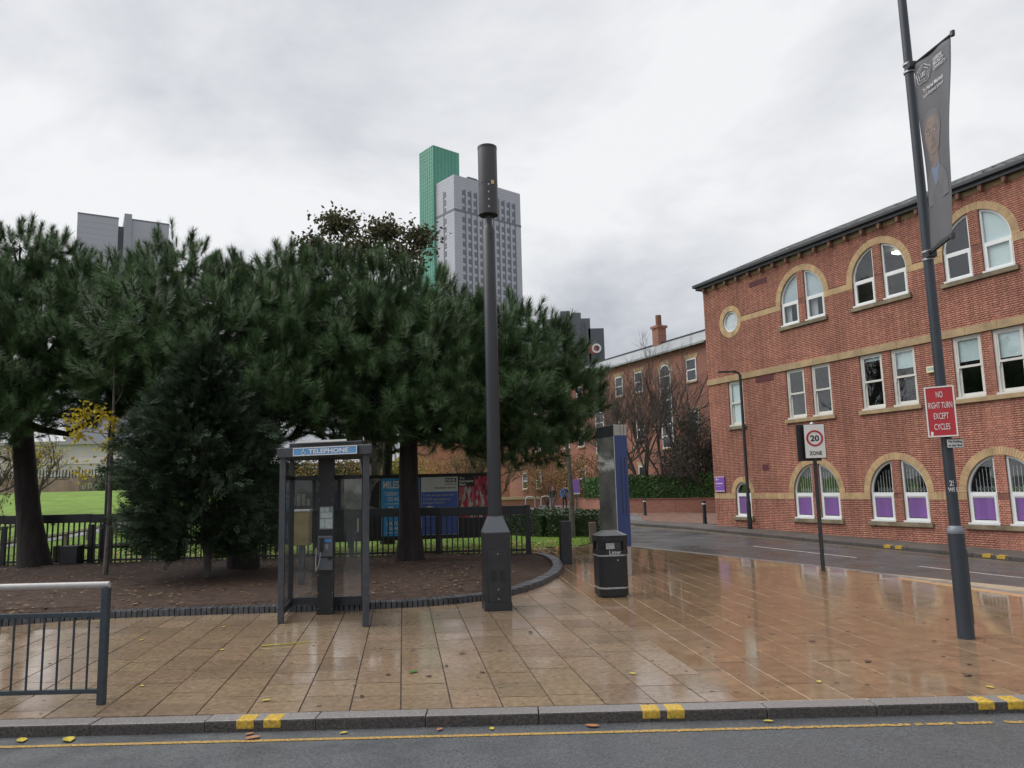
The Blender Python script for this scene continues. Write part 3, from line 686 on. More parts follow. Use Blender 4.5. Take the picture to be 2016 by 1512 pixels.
sash_window(1.12, 1.91, 1.55)
rw = MB().ring(arc(1.47,7.755,.398,0,2*math.pi*31/32,31), arc(1.47,7.755,.345,0,2*math.pi*31/32,31), .04, .12).build('round_window', M_upvc, bld, fixn=True)
MB().prism(arc(1.47,7.755,.35,0,2*math.pi*31/32,31), .085, .089).build('pane', M_pane, rw); MB().prism(arc(1.47,7.755,.34,0,2*math.pi*31/32,31), .092, .096).build('blind', mat('net_curtain',(0.9,0.93,0.95),.8,noise=(5,.2)), rw)
sw = MB().ring([(1.175,.455),(1.975,.455)]+arc(1.575,1.31,.40,0,math.pi,16), [(1.23,.505),(1.92,.505)]+arc(1.575,1.31,.345,0,math.pi,16), .05, .12).build('window', M_upvc, bld, fixn=True)
MB().box(1.225,1.925,.052,.11,1.25,1.315).build('transom', M_upvc, sw); MB().ring([(1.225,.5),(1.925,.5),(1.925,1.255),(1.225,1.255)],[(1.285,.565),(1.865,.565),(1.865,1.195),(1.285,1.195)],.045,.10).build('sash', M_upvc, sw, fixn=True)
MB().prism([(1.225,1.31)]+[(1.925,1.31)]+arc(1.575,1.31,.35,0.02,math.pi-.02,14), .085,.089).build('pane', M_pane, sw); MB().box(1.28,1.87,.075,.079,.56,1.2).build('pane', M_pane, sw)
MB().box(1.30,1.85,.066,.0705,.58,1.16).build('purple_panel', M_purple, sw); MB().box(1.155,1.995,-.035,.06,.451,.495).build('window_sill', M_upvc, sw)
# eaves: gutter, soffit, corbels, slates
MB().box(-.28, SMAX+.2, -.30, .10, 9.44, 9.56).build('gutter', M_lead, bld, bevel=.02)
MB().box(-.2, SMAX, -.20, .3, 9.34, 9.45).build('soffit', M_lead, bld)
MB().box(-.01, SMAX, -.016, .08, 9.22, 9.345).build('frieze', M_stone, bld)
x = .2
while x < SMAX: MB().prism([(x-.05,9.345),(x+.05,9.345),(x+.05,9.26),(x+.03,9.18),(x-.03,9.18),(x-.05,9.26)], -.17, .0).build('corbel', M_corbel, bld, fixn=True); x += .625
rf = MB(); rf.quad((-.3,-.26,9.54),(SMAX,-.26,9.54),(SMAX,5.5,12.0),(-.3,5.5,12.0)); rf.quad((-.3,11.2,9.54),(SMAX,11.2,9.54),(SMAX,5.5,12.0),(-.3,5.5,12.0)); rf.quad((-.02,0,9.3),(-.02,11,9.3),(-.02,5.5,11.9),(-.02,5.49,11.9))
roof = rf.build('roof', M_slate, bld)
sl = MB(); k = 0; sp = 2.46/5.76
for r_ in range(24):
    y0 = -.30+r_*.24; x = -.32 - (.15 if r_ % 2 else 0)
    while x < SMAX:
        zl = 9.54+(y0+.26)*sp+.03; w = .30; j = random.uniform(-.004,.008)
        b = len(sl.v); sl.v += [(x+.004,y0,zl+j),(x+w-.004,y0,zl+j),(x+w-.004,y0+.30,zl+.30*sp-.012+j),(x+.004,y0+.30,zl+.30*sp-.012+j),(x+.004,y0,zl+j-.02),(x+w-.004,y0,zl+j-.02)]
        sl.f += [(b,b+1,b+2,b+3),(b+4,b+5,b+1,b)]; x += w
tag(sl.build('slates', M_slate, roof), kind='stuff')
def louvre(x0, x1, z0, z1):
    r_ = MB().box(x0, x1, -.004, .03, z0, z1).build('vent', M_vent, bld); n = max(3, int((z1-z0)/.035))
    for k in range(n):
        z = z0+(z1-z0)*(k+.5)/n; MB().prism([(x0+.02,z-.008),(x1-.02,z-.008),(x1-.02,z+.006),(x0+.02,z+.006)], -.018, -.003).build('slat', M_vent, r_)
louvre(2.6, 3.5, 8.78, 8.98); louvre(2.6, 3.5, 5.25, 5.47); louvre(2.64, 2.96, 2.11, 2.32)
al = MB().box(9.37, 9.66, -.08, 0, 4.62, 4.80); ab = tag(al.build('alarm_box', mat('alarm_cream', (0.66,0.62,0.40), .5), None, (float(P0[0]),float(P0[1]),0), RZB, bevel=.01), 'cream alarm box on the brick wall beside the sash windows', 'alarm box')
text('Will', mat('alarm_print', (0.05,0.32,0.35), .5), ab, (9.50,-.083,4.72), width=.2)
ps = MB().box(.11, .64, -.05, -.015, 1.39, 1.94); pz = tag(ps.build('wall_sign', mat('sign_purple', (0.20,0.075,0.40), .35), None, (float(P0[0]),float(P0[1]),0), RZB, bevel=.006), 'purple sign fixed to the left end of the brick building', 'sign')
for z0, z1, x0, x1 in ((1.375,1.41,.11,.64),(1.915,1.945,.11,.64),(1.66,1.70,.16,.56),(1.57,1.58,.16,.42),(1.80,1.88,.17,.24),(1.81,1.84,.26,.36)): MB().box(x0,x1,-.056,-.052,z0,z1).build('sign_print', mat('sign_print', (0.55,0.5,0.62), .4), pz)

# ------------------------------------------------------------------ street furniture
M_blk = mat('black_paint', (0.020, 0.022, 0.026), 0.38, noise=(5, 0.3))
M_col = mat('column_blue_grey', (0.028, 0.036, 0.048), 0.42, noise=(3, 0.15))
M_galv = mat('galvanised', (0.42, 0.43, 0.44), 0.45, metal=0.6, noise=(12, 0.2))
M_wht = mat('sign_white', (0.66, 0.66, 0.64), 0.4, noise=(6, 0.06)); M_red = mat('sign_red', (0.38, 0.022, 0.032), 0.4, noise=(5, 0.08)); M_ink = mat('sign_black', (0.012, 0.012, 0.014), 0.4)

# lamp column with banner and signs
LX, LY = 4.86, 8.56
lc = thing('lamp_column', 'tall dark blue-grey lamp column in the wet paving at right', 'lamp post', (LX, LY, 0))
MB().lathe([(.086,0),(.084,.05),(.082,1.12)], 24).build('base_section', M_col, lc, smooth=True)
MB().lathe([(.082,1.12),(.086,1.13),(.085,1.165),(.058,1.205)], 24).build('collar', mat('collar_grey', (0.17,0.19,0.22), .4), lc, smooth=True)
MB().lathe([(.058,1.2),(.055,4.0),(.047,8.4)], 20).build('shaft', M_col, lc, smooth=True)
MB().tube([(0,0,8.35),(0,-.1,8.7),(0,-.5,8.85)], [.05,.045,.04], 10).build('bracket', M_col, lc, smooth=True)
MB().box(-.13,.13,-1.05,-.45,8.80,8.90).build('lantern', M_col, lc, bevel=.03)
MB().box(.03,.088,-.035,.035,.15,.95).build('door', M_col, lc, bevel=.01)
text('25', mat('stencil', (0.6,0.62,0.62), .5), lc, (-.015,-.060,1.67), height=.062, rot=(R(90),0,R(14)), bold=.02); text('WBL', mat('stencil', (0.6,0.62,0.62), .5), lc, (-.012,-.060,1.60), height=.048, rot=(R(90),0,R(14)), bold=.02)
for zz_ in (4.24, 4.33, 6.56, 6.66): MB().lathe([(.064,zz_-.012),(.064,zz_+.012)], 16).build('strap', M_galv, lc)
for zz_ in (4.285, 6.61): MB().box(-.05,.05,-.11,-.04,zz_-.04,zz_+.04).build('clamp', M_blk, lc, bevel=.01)
# banner: hangs between two arms that reach towards the road
AD = R(-90)
bn = thing('lamp_post_banner', 'grey vertical banner with a portrait hung from the lamp column', 'banner', (LX, LY, 4.27))
bn.rotation_euler = (0, 0, AD)     # local +x runs along the arms; -y faces the camera side
for zz_ in (0.02, 2.34): MB().tube([(.06,0,zz_),(.74,0,zz_)], .016, 8).build('arm', M_blk, bn); 
for zz_ in (0.02, 2.34): MB().lathe([(.026,zz_-.03),(.026,zz_+.03)], 8, (.72,0)).build('end_cap', M_blk, bn)
cl = MB(); nu, nv = 14, 40
for j in range(nv+1):
    for i in range(nu+1):
        u = i/nu; v = j/nv; x = .10+.585*u + .012*math.sin(v*3.1)*(u-.2); y = .022*math.sin(v*5+u*2)*math.sin(math.pi*v) + .008*math.sin(u*9+v*4)
        cl.v.append((x, y, .03+2.30*v))
for j in range(nv):
    for i in range(nu): a = j*(nu+1)+i; cl.f.append((a,a+1,a+nu+2,a+nu+1))
M_bann = mat('banner_fabric', (0.15,0.15,0.165), .6, noise=(1.5,.12), trans=.25)
clo = cl.build('banner_cloth', M_bann, bn, smooth=True); md = clo.modifiers.new('thickness','SOLIDIFY'); md.thickness = .003
def bprint(poly, m, name, off=-.0, y=-.034): return MB().prism(poly, y-.0015, y).build(name, m, clo, fixn=True)
def by(x, z):
    v = (z-.03)/2.30; u = (x-.10)/.585; return .022*math.sin(v*5+u*2)*math.sin(math.pi*max(0,min(1,v))) + .008*math.sin(u*9+v*4)
def bpatch(pts, m, name, lift=.004):
    """print that follows the cloth"""
    lift *= .4; b = MB(); c = (sum(p[0] for p in pts)/len(pts), sum(p[1] for p in pts)/len(pts)); b.v.append((c[0], by(*c)-lift, c[1]))
    rings = 4
    for k in range(1, rings+1):
        for p in pts: q = (c[0]+(p[0]-c[0])*k/rings, c[1]+(p[1]-c[1])*k/rings); b.v.append((q[0], by(*q)-lift, q[1]))
    n = len(pts)
    for i in range(n): b.f.append((0, 1+i, 1+(i+1)%n))
    for k in range(rings-1):
        for i in range(n): a = 1+k*n; b.f.append((a+i, a+n+i, a+n+(i+1)%n, a+(i+1)%n))
    return b.build(name, m, clo, smooth=True)
def ell(cx, cz, rx, rz_, n=28, a0=0, a1=2*math.pi): return [(cx+rx*math.cos(a0+(a1-a0)*k/n), cz+rz_*math.sin(a0+(a1-a0)*k/n)) for k in range(n)]
skin = mat('print_skin', (0.22,0.165,0.14), .6, noise=(8,.2)); skin2 = mat('print_skin_dark', (0.17,0.138,0.13), .6, noise=(8,.2)); hairm = mat('print_hair', (0.122,0.118,0.125), .6); suit = mat('print_suit', (0.135,0.137,0.15), .6, noise=(3,.15)); shirt = mat('print_shirt', (0.145,0.185,0.28), .6); eyem = mat('print_eye', (0.42,0.40,0.38), .6)
bpatch([(.105,.55),(.62,.55),(.60,.78),(.47,.93),(.36,.99),(.24,.97),(.12,.88)], suit, 'printed_jacket', .003)
bpatch([(.26,.98),(.44,1.0),(.40,.84),(.35,.72),(.30,.84)], shirt, 'printed_shirt', .006)
bpatch([(.24,1.16),(.44,1.16),(.43,.99),(.36,.94),(.27,.98)], skin2, 'printed_neck', .007)
bpatch(ell(.345,1.40,.165,.245), hairm, 'printed_hair', .008)
bpatch([(.345+.145*math.cos(t)*(1-.10*max(0,-math.sin(t))), 1.33+(.235 if math.sin(t) > 0 else .225)*math.sin(t)) for t in [2*math.pi*k/30 for k in range(30)]], skin, 'printed_face', .010)
bpatch([(.345+.08+.06*math.cos(t), 1.32+.20*math.sin(t)) for t in [2*math.pi*k/24 for k in range(24)]], skin2, 'printed_cheek_shadow', .012)
for cx in (.285, .405):
    bpatch(ell(cx,1.375,.033,.015), hairm, 'printed_eye', .014); bpatch(ell(cx-.006,1.375,.010,.009), eyem, 'printed_eye_glint', .016)
    bpatch([(cx-.045,1.415),(cx,1.432),(cx+.045,1.418),(cx+.04,1.408),(cx,1.418),(cx-.04,1.405)], hairm, 'printed_brow', .014)
bpatch([(.335,1.37),(.352,1.37),(.372,1.27),(.345,1.255),(.318,1.27)], skin2, 'printed_nose', .014); bpatch(ell(.345,1.205,.058,.014), skin2, 'printed_mouth', .014)
M_bw = mat('banner_white', (0.55,0.55,0.57), .6)
def btext(t, x, z, w, h=None, bold=0): o = text(t, M_bw, clo, (x, by(x, z)-.014, z), width=w, height=h, bold=bold); return o
btext('LEEDS', .50, 2.20, .14, .042, .02); btext('BECKETT', .515, 2.145, .17, .042, .02); btext('UNIVERSITY', .53, 2.09, .20, .042); btext('Dr Nehal Mahtab', .40, 1.925, .36, .05, .015); btext('Leeds Business School', .40, 1.855, .36, .042)
btext('LBU', .255, 2.125, .075, .06)
for k in range(5):
    a0 = k*2*math.pi/5+.3
    for rr, w_ in ((.072,.006),(.104,.007)):
        loop = [(.255+rr*(1+.10*math.cos(5*(t-.3)))*math.cos(t), 2.125+rr*1.05*(1+.10*math.cos(5*(t-.3)))*math.sin(t)) for t in [a0+1.12*q/9 for q in range(10)]]
        MB().tube([(x, by(x,z)-.012, z) for x, z in loop], w_/1.6, 5).build('printed_rose_line', M_bw, clo)
def btwist(root):
    for ch in root.children_recursive:
        mw = ch.matrix_basis.copy(); ch.matrix_basis = Matrix()
        for q in ch.data.vertices:
            p = mw @ q.co; a = R(-9.5+19*p.z/2.36); q.co = (p.x*math.cos(a)-p.y*math.sin(a), p.x*math.sin(a)+p.y*math.cos(a), p.z)
btwist(bn)
# red sign and small plate on the lamp column
SR = R(-24)
rs = thing('turn_sign', 'red rectangular sign reading no right turn except cycles, on the lamp column', 'sign', (LX-.085, LY-.10, 0), R(17))
rs.rotation_euler = (0, 0, R(-36))
MB().box(-.145,.145,-.012,.006,2.185,2.745).build('plate', M_red, rs, bevel=.01)
MB().ring([(-.147,2.183),(.147,2.183),(.147,2.747),(-.147,2.747)],[(-.133,2.197),(.133,2.197),(.133,2.733),(-.133,2.733)],-.016,-.010).build('border', M_wht, rs, fixn=True)
for t_, z_, w_ in (('NO',2.655,.065),('RIGHT TURN',2.535,.235),('EXCEPT',2.415,.145),('CYCLES',2.295,.155)): text(t_, M_wht, rs, (0,-.0155,z_), width=w_, height=.068)
MB().prism([(-.12,2.20),(-.095,2.20),(-.09,2.235),(-.115,2.25)], -.0155, -.012).build('scratch', M_wht, rs)
MB().box(-.02,.12,.006,.04,2.28,2.32).build('clip', M_galv, rs); MB().box(-.02,.12,.006,.04,2.62,2.66).build('clip', M_galv, rs)
pl_ = thing('loading_plate', 'small white loading plate with two lines below the red sign', 'sign', (LX+.03, LY-.105, 0), R(4))
MB().box(-.098,.098,-.006,.006,2.055,2.155).build('plate', M_ink, pl_, bevel=.006); MB().box(-.092,.092,-.009,-.005,2.061,2.149).build('face', M_wht, pl_)
text('No loading', M_ink, pl_, (0,-.011,2.125), width=.16, height=.032, bold=.01); text('at any time', M_ink, pl_, (0,-.011,2.083), width=.16, height=.032, bold=.01)

# 20 zone sign
zs_ = thing('zone_sign', 'white 20 zone sign with red ring on a black post at the road edge', 'sign', (5.88, 14.95, 0), R(-8))
MB().lathe([(.042,0),(.038,.02),(.038,2.80)], 14).build('post', M_blk, zs_, smooth=True)
MB().box(-.19,.21,-.075,-.055,2.15,2.825).build('backing', M_ink, zs_, bevel=.012); MB().box(-.178,.198,-.082,-.074,2.162,2.813).build('face', M_wht, zs_, bevel=.004)
ri = MB().ring(arc(.01,2.545,.158,0,2*math.pi*39/40,39), arc(.01,2.545,.122,0,2*math.pi*39/40,39), -.088, -.081).build('red_ring', M_red, zs_, fixn=True)
text('20', M_ink, zs_, (.01,-.085,2.545), width=.165, height=.118, bold=.03); text('ZONE', M_ink, zs_, (.01,-.085,2.255), width=.235, height=.075, bold=.02)
MB().box(-.30,.15,.055,.075,2.11,2.83).build('second_sign', M_ink, zs_, bevel=.012); MB().lathe([(.03,2.80),(.045,2.83),(.03,2.86),(.005,2.87)], 10).build('cap', M_galv, zs_)

# telecom mast with cabinet
ms = thing('telecom_mast', 'tall black mast with a thick cylinder head and square cabinet base', 'mast', (-.30, 11.38, 0), R(9))
MB().box(-.19,.19,-.21,.21,.10,1.10).build('cabinet', M_blk, ms, bevel=.012); MB().box(-.197,.197,-.217,.217,0,.115).build('plinth', M_blk, ms, bevel=.006)
MB().box(-.145,.145,-.222,-.208,.12,.845).build('cabinet_door', M_blk, ms, bevel=.006)
for x0 in (-.10, .02):
    for k in range(7): MB().box(x0, x0+.08, -.228, -.220, .42+k*.022, .432+k*.022).build('vent_slat', M_ink, ms)
for z_ in (.80, .17, .30): MB().lathe([(.010,-.002),(.010,.006)], 10).build('lock', M_galv, ms, (0,-.222,z_)).rotation_euler = (R(90),0,0)
cn = MB(); cn.v += [(-.19,-.21,1.10),(.19,-.21,1.10),(.19,.21,1.10),(-.19,.21,1.10),(-.10,-.10,1.33),(.10,-.10,1.33),(.10,.10,1.33),(-.10,.10,1.33)]; cn.f += [(0,1,5,4),(1,2,6,5),(2,3,7,6),(3,0,4,7),(4,5,6,7),(0,3,2,1)]
cn.build('shoulder', mat('shoulder_grey', (0.085,0.095,0.11), .32), ms, bevel=.004)
MB().lathe([(.104,1.30),(.100,3.2),(.097,5.70),(.070,5.75),(.060,5.80),(.055,5.86),(.055,6.05)], 28).build('pole', mat('mast_grey', (0.022,0.024,0.029), .4), ms, smooth=True)
MB().lathe([(.10,5.955),(.150,5.945),(.152,5.96),(.150,6.55),(.150,7.02),(.146,7.05),(.12,7.06)], 36).build('antenna_shroud', mat('shroud_grey', (0.048,0.047,0.051), .45), ms, smooth=True)
MB().lathe([(.1525,6.428),(.1525,6.436)], 36).build('shroud_seam', M_ink, ms); MB().lathe([(.153,7.02),(.153,7.06)], 36).build('shroud_cap', M_blk, ms)
for k in range(4): MB().box(-.02,.0,-.156,-.149,6.02+k*.12,6.05+k*.12).build('rivet', M_galv, ms)
MB().box(.03,.075,-.156,-.145,6.40,6.46).build('warning_label', mat('label_orange', (0.62,0.42,0.2), .5), ms)
for z_ in (5.62, 5.56): MB().lathe([(.012,0),(.012,.01)], 8).build('bolt', M_ink, ms, (.01,-.095,z_)).rotation_euler = (R(90),0,0)

# litter bin
bn_ = thing('litter_bin', 'black octagonal litter bin lettered Litter with two silver bands', 'bin', (1.50, 12.42, 0), R(8))
def octo(h, c): return [(-h+c,-h),(h-c,-h),(h,-h+c),(h,h-c),(h-c,h),(-h+c,h),(-h,h-c),(-h,-h+c)]
M_binp = mat('bin_plastic', (0.016,0.017,0.019), .35, noise=(6,.3), spec=.4)
MB().slab(octo(.235,.075), .02, .665).build('body', M_binp, bn_, bevel=.012); MB().slab(octo(.20,.06), 0, .03).build('foot', M_ink, bn_)
bh = MB(); o_, i_ = octo(.245,.08), octo(.20,.07)
hood = MB().slab(octo(.245,.08), .86, .955); hood.slab(octo(.245,.08), .655, .72)
for (x, y, a_) in ((-.192,-.192,-45),(.192,-.192,45),(.192,.192,-45),(-.192,.192,45)): hood.obox((x,y,.79),(.112,.03,.16),R(a_))
hood.build('hood', M_binp, bn_, bevel=.004)
MB().slab(octo(.19,.06), .70, .88).build('inner_liner', mat('liner_grey', (0.05,0.052,0.055), .45), bn_)
MB().box(-.12,.02,-.215,-.20,.74,.835).build('stub_plate', M_galv, bn_, bevel=.004)
ld = MB(); lo = octo(.255,.085); ld.v += [(x,y,.95) for x,y in lo] + [(x*.42,y*.42,1.02) for x,y in lo]; 
for k in range(8): ld.f.append((k,(k+1)%8,8+(k+1)%8,8+k))
ld.f += [tuple(range(8,16)), tuple(reversed(range(8)))]; ld.build('lid', mat('lid_grey', (0.075,0.078,0.082), .28), bn_, bevel=.004)
for z_ in (.645, .145): 
    MB().slab(octo(.2385,.076), z_-.013, z_+.013).build('silver_band', M_galv, bn_)
text('Litter', M_wht, bn_, (.02,-.2475,.692), width=.19, height=.062); MB().lathe([(.012,0),(.012,.008)], 12).build('keyhole', M_galv, bn_, (.06,-.236,.57)).rotation_euler = (R(90),0,0)

# flat black bollard plank, other bollards
pb = thing('square_bollard', 'flat-topped black square bollard beside the curved brick edging', 'bollard', (1.12, 17.55, 0), R(12))
MB().box(-.125,.125,-.09,.09,0,.94).build('body', M_blk, pb, bevel=.012); MB().box(-.115,.115,-.08,.08,.935,.952).build('cap', M_col, pb, bevel=.004)
def bollard(x, y, h, label):
    t = thing('bollard', label, 'bollard', (x, y, 0.01), 0, 'bollards along the court')
    MB().lathe([(.11,0),(.10,.04),(.085,.10),(.078,h-.16)], 14).build('post', M_blk, t, smooth=True); MB().lathe([(.088,h-.16),(.092,h-.13),(.088,h-.10)], 14).build('band', M_wht if h > .85 else M_blk, t, smooth=True); MB().lathe([(.085,h-.10),(.095,h-.06),(.08,h-.01),(.03,h)], 14).build('cap', M_blk, t, smooth=True)
bollard(7.85, 32.0, .98, 'black bollard with white band by the corner of the brick building'); bollard(7.16, 42.5, .90, 'black bollard in front of the low brick wall and hedge')
# purple notice by the path
pn = thing('purple_notice', 'small purple notice board on a post behind the sapling', 'sign', (4.35, 54, 0)); MB().cyl(0,.03,0,2.1,.03).build('post', M_col, pn); MB().box(-.24,.24,-.02,.02,1.15,2.15).build('board', mat('notice_purple', (0.24,0.13,0.42), .4), pn, bevel=.03); MB().box(-.24,.24,-.03,-.02,1.13,1.22).build('board_edge', M_wht, pn)
# wayfinding totem
tm = thing('information_totem', 'tall information totem with dark glass face and deep blue edge', 'totem', (1.98, 15.0, 0), R(18))
W_, D_ = .28, .78
M_tblue = mat('totem_blue', (0.026,0.048,0.16), .35, noise=(2,.1)); M_tglass = mat('totem_glass', (0.30,0.31,0.29), .07, metal=.72, noise=(2.5,.35), bump=(1.6,.10,.05)); M_tgrey = mat('totem_grey', (0.36,0.35,0.32), .45, noise=(3,.12))
MB().box(0,W_,0,D_,.55,2.70).build('body', M_tblue, tm, bevel=.004); MB().box(.01,W_-.01,.01,D_-.01,0,.552).build('plinth', M_tgrey, tm); MB().box(0,W_,0,D_,2.705,2.92).build('cap', M_tgrey, tm, bevel=.004)
MB().box(-.012,-.001,.012,D_-.012,.25,2.69).build('glass_face', M_tglass, tm); MB().box(-.012,-.001,.0,D_,2.70,2.915).build('dark_header', M_blk, tm)
for x0 in (.125, .205): MB().box(x0, x0+.012, -.004, .002, 1.15, 2.28).build('groove', M_ink, tm)
for x0 in (.14, .215): MB().box(x0, x0+.006, -.003, .003, 2.706, 2.918).build('cap_joint', M_ink, tm)
MB().box(-.010,.004,-.008,.004,.55,2.70).build('trim', M_galv, tm)

# guard rail on the left
M_rail = mat('rail_blue_grey', (0.030,0.045,0.058), .42, noise=(25,.25), bump=(40,.2,.003))
gr = thing('guard_rail', 'blue-grey pedestrian guard rail with pale handrail at the left kerb', 'railing', (-3.57, 6.78, 0))
for x in (0, -2.0, -4.0): MB().box(x-.03,x+.03,-.03,.03,0,.965).build('post', M_rail, gr, bevel=.006)
MB().tube([(.025,0,.995),(-4.6,0,.995)], .026, 12).build('handrail', mat('handrail_pale', (0.42,0.41,0.40), .4, noise=(9,.12)), gr, smooth=True)
for x0 in (-1.97, -3.97):
    MB().box(x0,x0+1.94,-.014,.014,.725,.765).build('top_rail', M_rail, gr, bevel=.004); MB().box(x0,x0+1.94,-.014,.014,.09,.128).build('bottom_rail', M_rail, gr, bevel=.004)
    for k in range(14): xk = x0+1.94-.105-k*.1295; MB().cyl(xk,0,.125,.728,.0095,n=8).build('bar', M_rail, gr, smooth=True)

# black metal fence behind the bed
fc = thing('metal_fence', 'long black metal fence with broad top rail behind the planted bed', 'fence', (0.31, 19.55, 0))
Lf = 17.6
MB().box(-.06,.07,-.07,.07,0,1.29).build('end_post', M_blk, fc, bevel=.008)
for k in range(0, 8):
    x0 = -.06-k*2.2; MB().box(x0-2.195, x0, -.05,.05,1.06+.012*k,1.275+.012*k).build('top_rail', M_blk, fc, bevel=.006); MB().box(x0-2.195, x0, -.018,.018,.15,.20).build('bottom_rail', M_blk, fc); 
    if k: MB().box(x0-.055, x0+.055, -.045,.045,0,1.07).build('post', M_blk, fc, bevel=.006)
b_ = MB().box(-.016,.016,-.016,.016,0,1.07).build('baluster', M_blk, fc, (-.16,0,0)); nb = 0; x = -.292
while x > -Lf: 
    o = link('baluster', b_.data, fc, (x,0,0)); o.scale.z = 1+.001*nb; x -= .135; nb += 1

# telephone kiosk
M_kio = mat('kiosk_grey', (0.036,0.042,0.052), .42, noise=(12,.35), stain=(9,.5), bump=(60,.15,.003)); M_kblk = mat('kiosk_black', (0.016,0.018,0.022), .4, noise=(8,.3)); M_kgl = glass('kiosk_glass', (0.94,0.95,0.95), .01, .03, dirt=.10)
kx = thing('telephone_kiosk', 'dark open-fronted telephone kiosk with blue telephone sign', 'kiosk', (-2.60, 10.42, 0))
WK, DK = .64, .92
for x in (-WK+.05, WK-.05): MB().box(x-.045,x+.045,-.035,.035,0,2.26).build('front_post', M_kio, kx, bevel=.008)
for x in (-WK+.045, WK-.045): MB().box(x-.04,x+.04,DK-.06,DK,0,2.26).build('rear_post', M_kblk, kx, bevel=.006)
MB().box(-WK-.03,WK+.03,-.07,DK+.02,2.225,2.36).build('roof', M_kio, kx, bevel=.012); MB().box(-WK+.12,WK-.10,.10,DK-.1,2.36,2.43).build('roof_box', M_kblk, kx, bevel=.01); MB().box(-.40,.32,.02,.07,2.425,2.45).build('roof_trim', M_wht, kx)
sg_ = MB().box(-.43,.46,-.085,-.068,2.245,2.345).build('sign_panel', mat('kiosk_sign_blue', (0.10,0.28,0.55), .35, noise=(5,.12)), kx, bevel=.004)
MB().ring([(-.435,2.24),(.465,2.24),(.465,2.35),(-.435,2.35)],[(-.425,2.25),(.455,2.25),(.455,2.34),(-.425,2.34)],-.089,-.084).build('sign_border', M_wht, sg_, fixn=True)
text('TELEPHONE', M_wht, sg_, (.07,-.0885,2.295), width=.56, height=.062, bold=.02)
wc = MB(); wc.tube([(-.285,-.089,2.32),(-.285,-.089,2.295),(-.265,-.089,2.295),(-.255,-.089,2.265)], .005, 6); wc.tube([(-.285+.024*math.cos(t),-.089,2.28+.022*math.sin(t)) for t in [math.pi*.5+k*math.pi*1.3/8 for k in range(9)]], .004, 6); wc.cyl(-.285,-.089,2.322,2.334,.007,n=8); wc.build('wheelchair_symbol', M_wht, sg_)
cl_ = MB().box(-.135,.115,DK-.30,DK-.02,0,2.23).build('equipment_column', M_kblk, kx, bevel=.008)
MB().box(-WK+.05,WK-.05,DK-.05,DK-.01,1.93,1.99).build('rear_head_rail', M_kblk, kx); MB().box(-WK+.05,WK-.05,DK-.05,DK-.01,.08,.20).build('rear_bottom_rail', M_kio, kx)
for x0, x1 in ((-WK+.085,-.135),(.115,WK-.085)): MB().box(x0,x1,DK-.036,DK-.028,.20,1.93).build('pane', M_kgl, kx)
for x in (-WK+.045, WK-.045):
    MB().box(x-.02,x+.02,.035,DK-.06,.08,.17).build('side_bottom_rail', M_kio, kx); MB().box(x-.02,x+.02,.035,DK-.06,1.93,1.99).build('side_head_rail', M_kblk, kx); MB().box(x-.004,x+.004,.035,DK-.06,.17,1.93).build('pane', M_kgl, kx)
for x in (-.118, .098):
    for z_ in (.08,.30,.55,1.62,1.85): MB().box(x-.005,x+.005,DK-.304,DK-.299,z_,z_+.01).build('rivet', M_galv, kx)
fy = DK-.30
nb_ = MB().box(-.105,.105,fy-.012,fy-.001,1.205,1.53).build('notice_board', mat('notice_grey', (0.20,0.24,0.25), .4), kx)
for x0,x1,z0,z1 in ((-.095,-.035,1.46,1.515),(-.025,.035,1.46,1.515),(-.09,.085,1.37,1.445),(-.02,.095,1.22,1.355),(-.095,-.03,1.225,1.35)): MB().box(x0,x1,fy-.015,fy-.0125,z0,z1).build('notice', mat('notice_paper', (0.42,0.50,0.50), .5, noise=(40,.25)), nb_)
ph = MB().box(-.125,.105,fy-.09,fy-.002,.82,1.115).build('payphone', mat('phone_steel', (0.105,0.12,0.14), .38, metal=.4), kx, bevel=.012)
MB().tube([(-.075,fy-.125,1.085),(-.075,fy-.14,1.0),(-.075,fy-.125,.90)], [.028,.017,.028], 10).build('handset', M_ink, ph, smooth=True)
MB().box(-.02,.09,fy-.094,fy-.0895,1.03,1.065).build('display', mat('phone_blue', (0.05,0.22,0.55), .4), ph)
for a in range(4):
    for b in range(3): MB().box(-.012+b*.018,.0+b*.018,fy-.095,fy-.0885,.93+a*.018,.942+a*.018).build('key', M_galv, ph)
MB().box(-.11,.105,fy-.075,fy-.002,.63,.81).build('cash_box', mat('phone_steel', (0,0,0)), ph, bevel=.008); MB().box(.03,.09,fy-.09,fy-.07,.775,.81).build('return_tray', M_ink, ph)
MB().tube([(-.075,fy-.125,.90),(-.085,fy-.13,.80),(-.115,fy-.12,.68),(-.145,fy-.09,.62),(-.155,fy-.06,.72),(-.15,fy-.04,.95)], .007, 6).build('cord', M_galv, ph, smooth=True)
KC = {(-1,0):(-3.21,10.62),(1,0):(-1.98,10.22),(-1,1):(-3.36,11.58),(1,1):(-2.28,11.60)}   # the four feet of the kiosk
def kwarp(root):
    for ch in root.children_recursive:
        if ch.type == 'MESH' and not ch.get('warped'):
            mw = ch.matrix_basis.copy(); ch.matrix_basis = Matrix()
            ch.data = ch.data.copy()
            for q in ch.data.vertices:
                p = mw @ q.co; u = (p.x/(WK-.05)+1)/2; v = p.y/(DK-.03)
                X = sum(KC[(-1 if i == 0 else 1, j)][0]*(u if i else 1-u)*(v if j else 1-v) for i in (0,1) for j in (0,1)); Y = sum(KC[(-1 if i == 0 else 1, j)][1]*(u if i else 1-u)*(v if j else 1-v) for i in (0,1) for j in (0,1))
                q.co = (X+2.60, Y-10.42, p.z)
kwarp(kx)
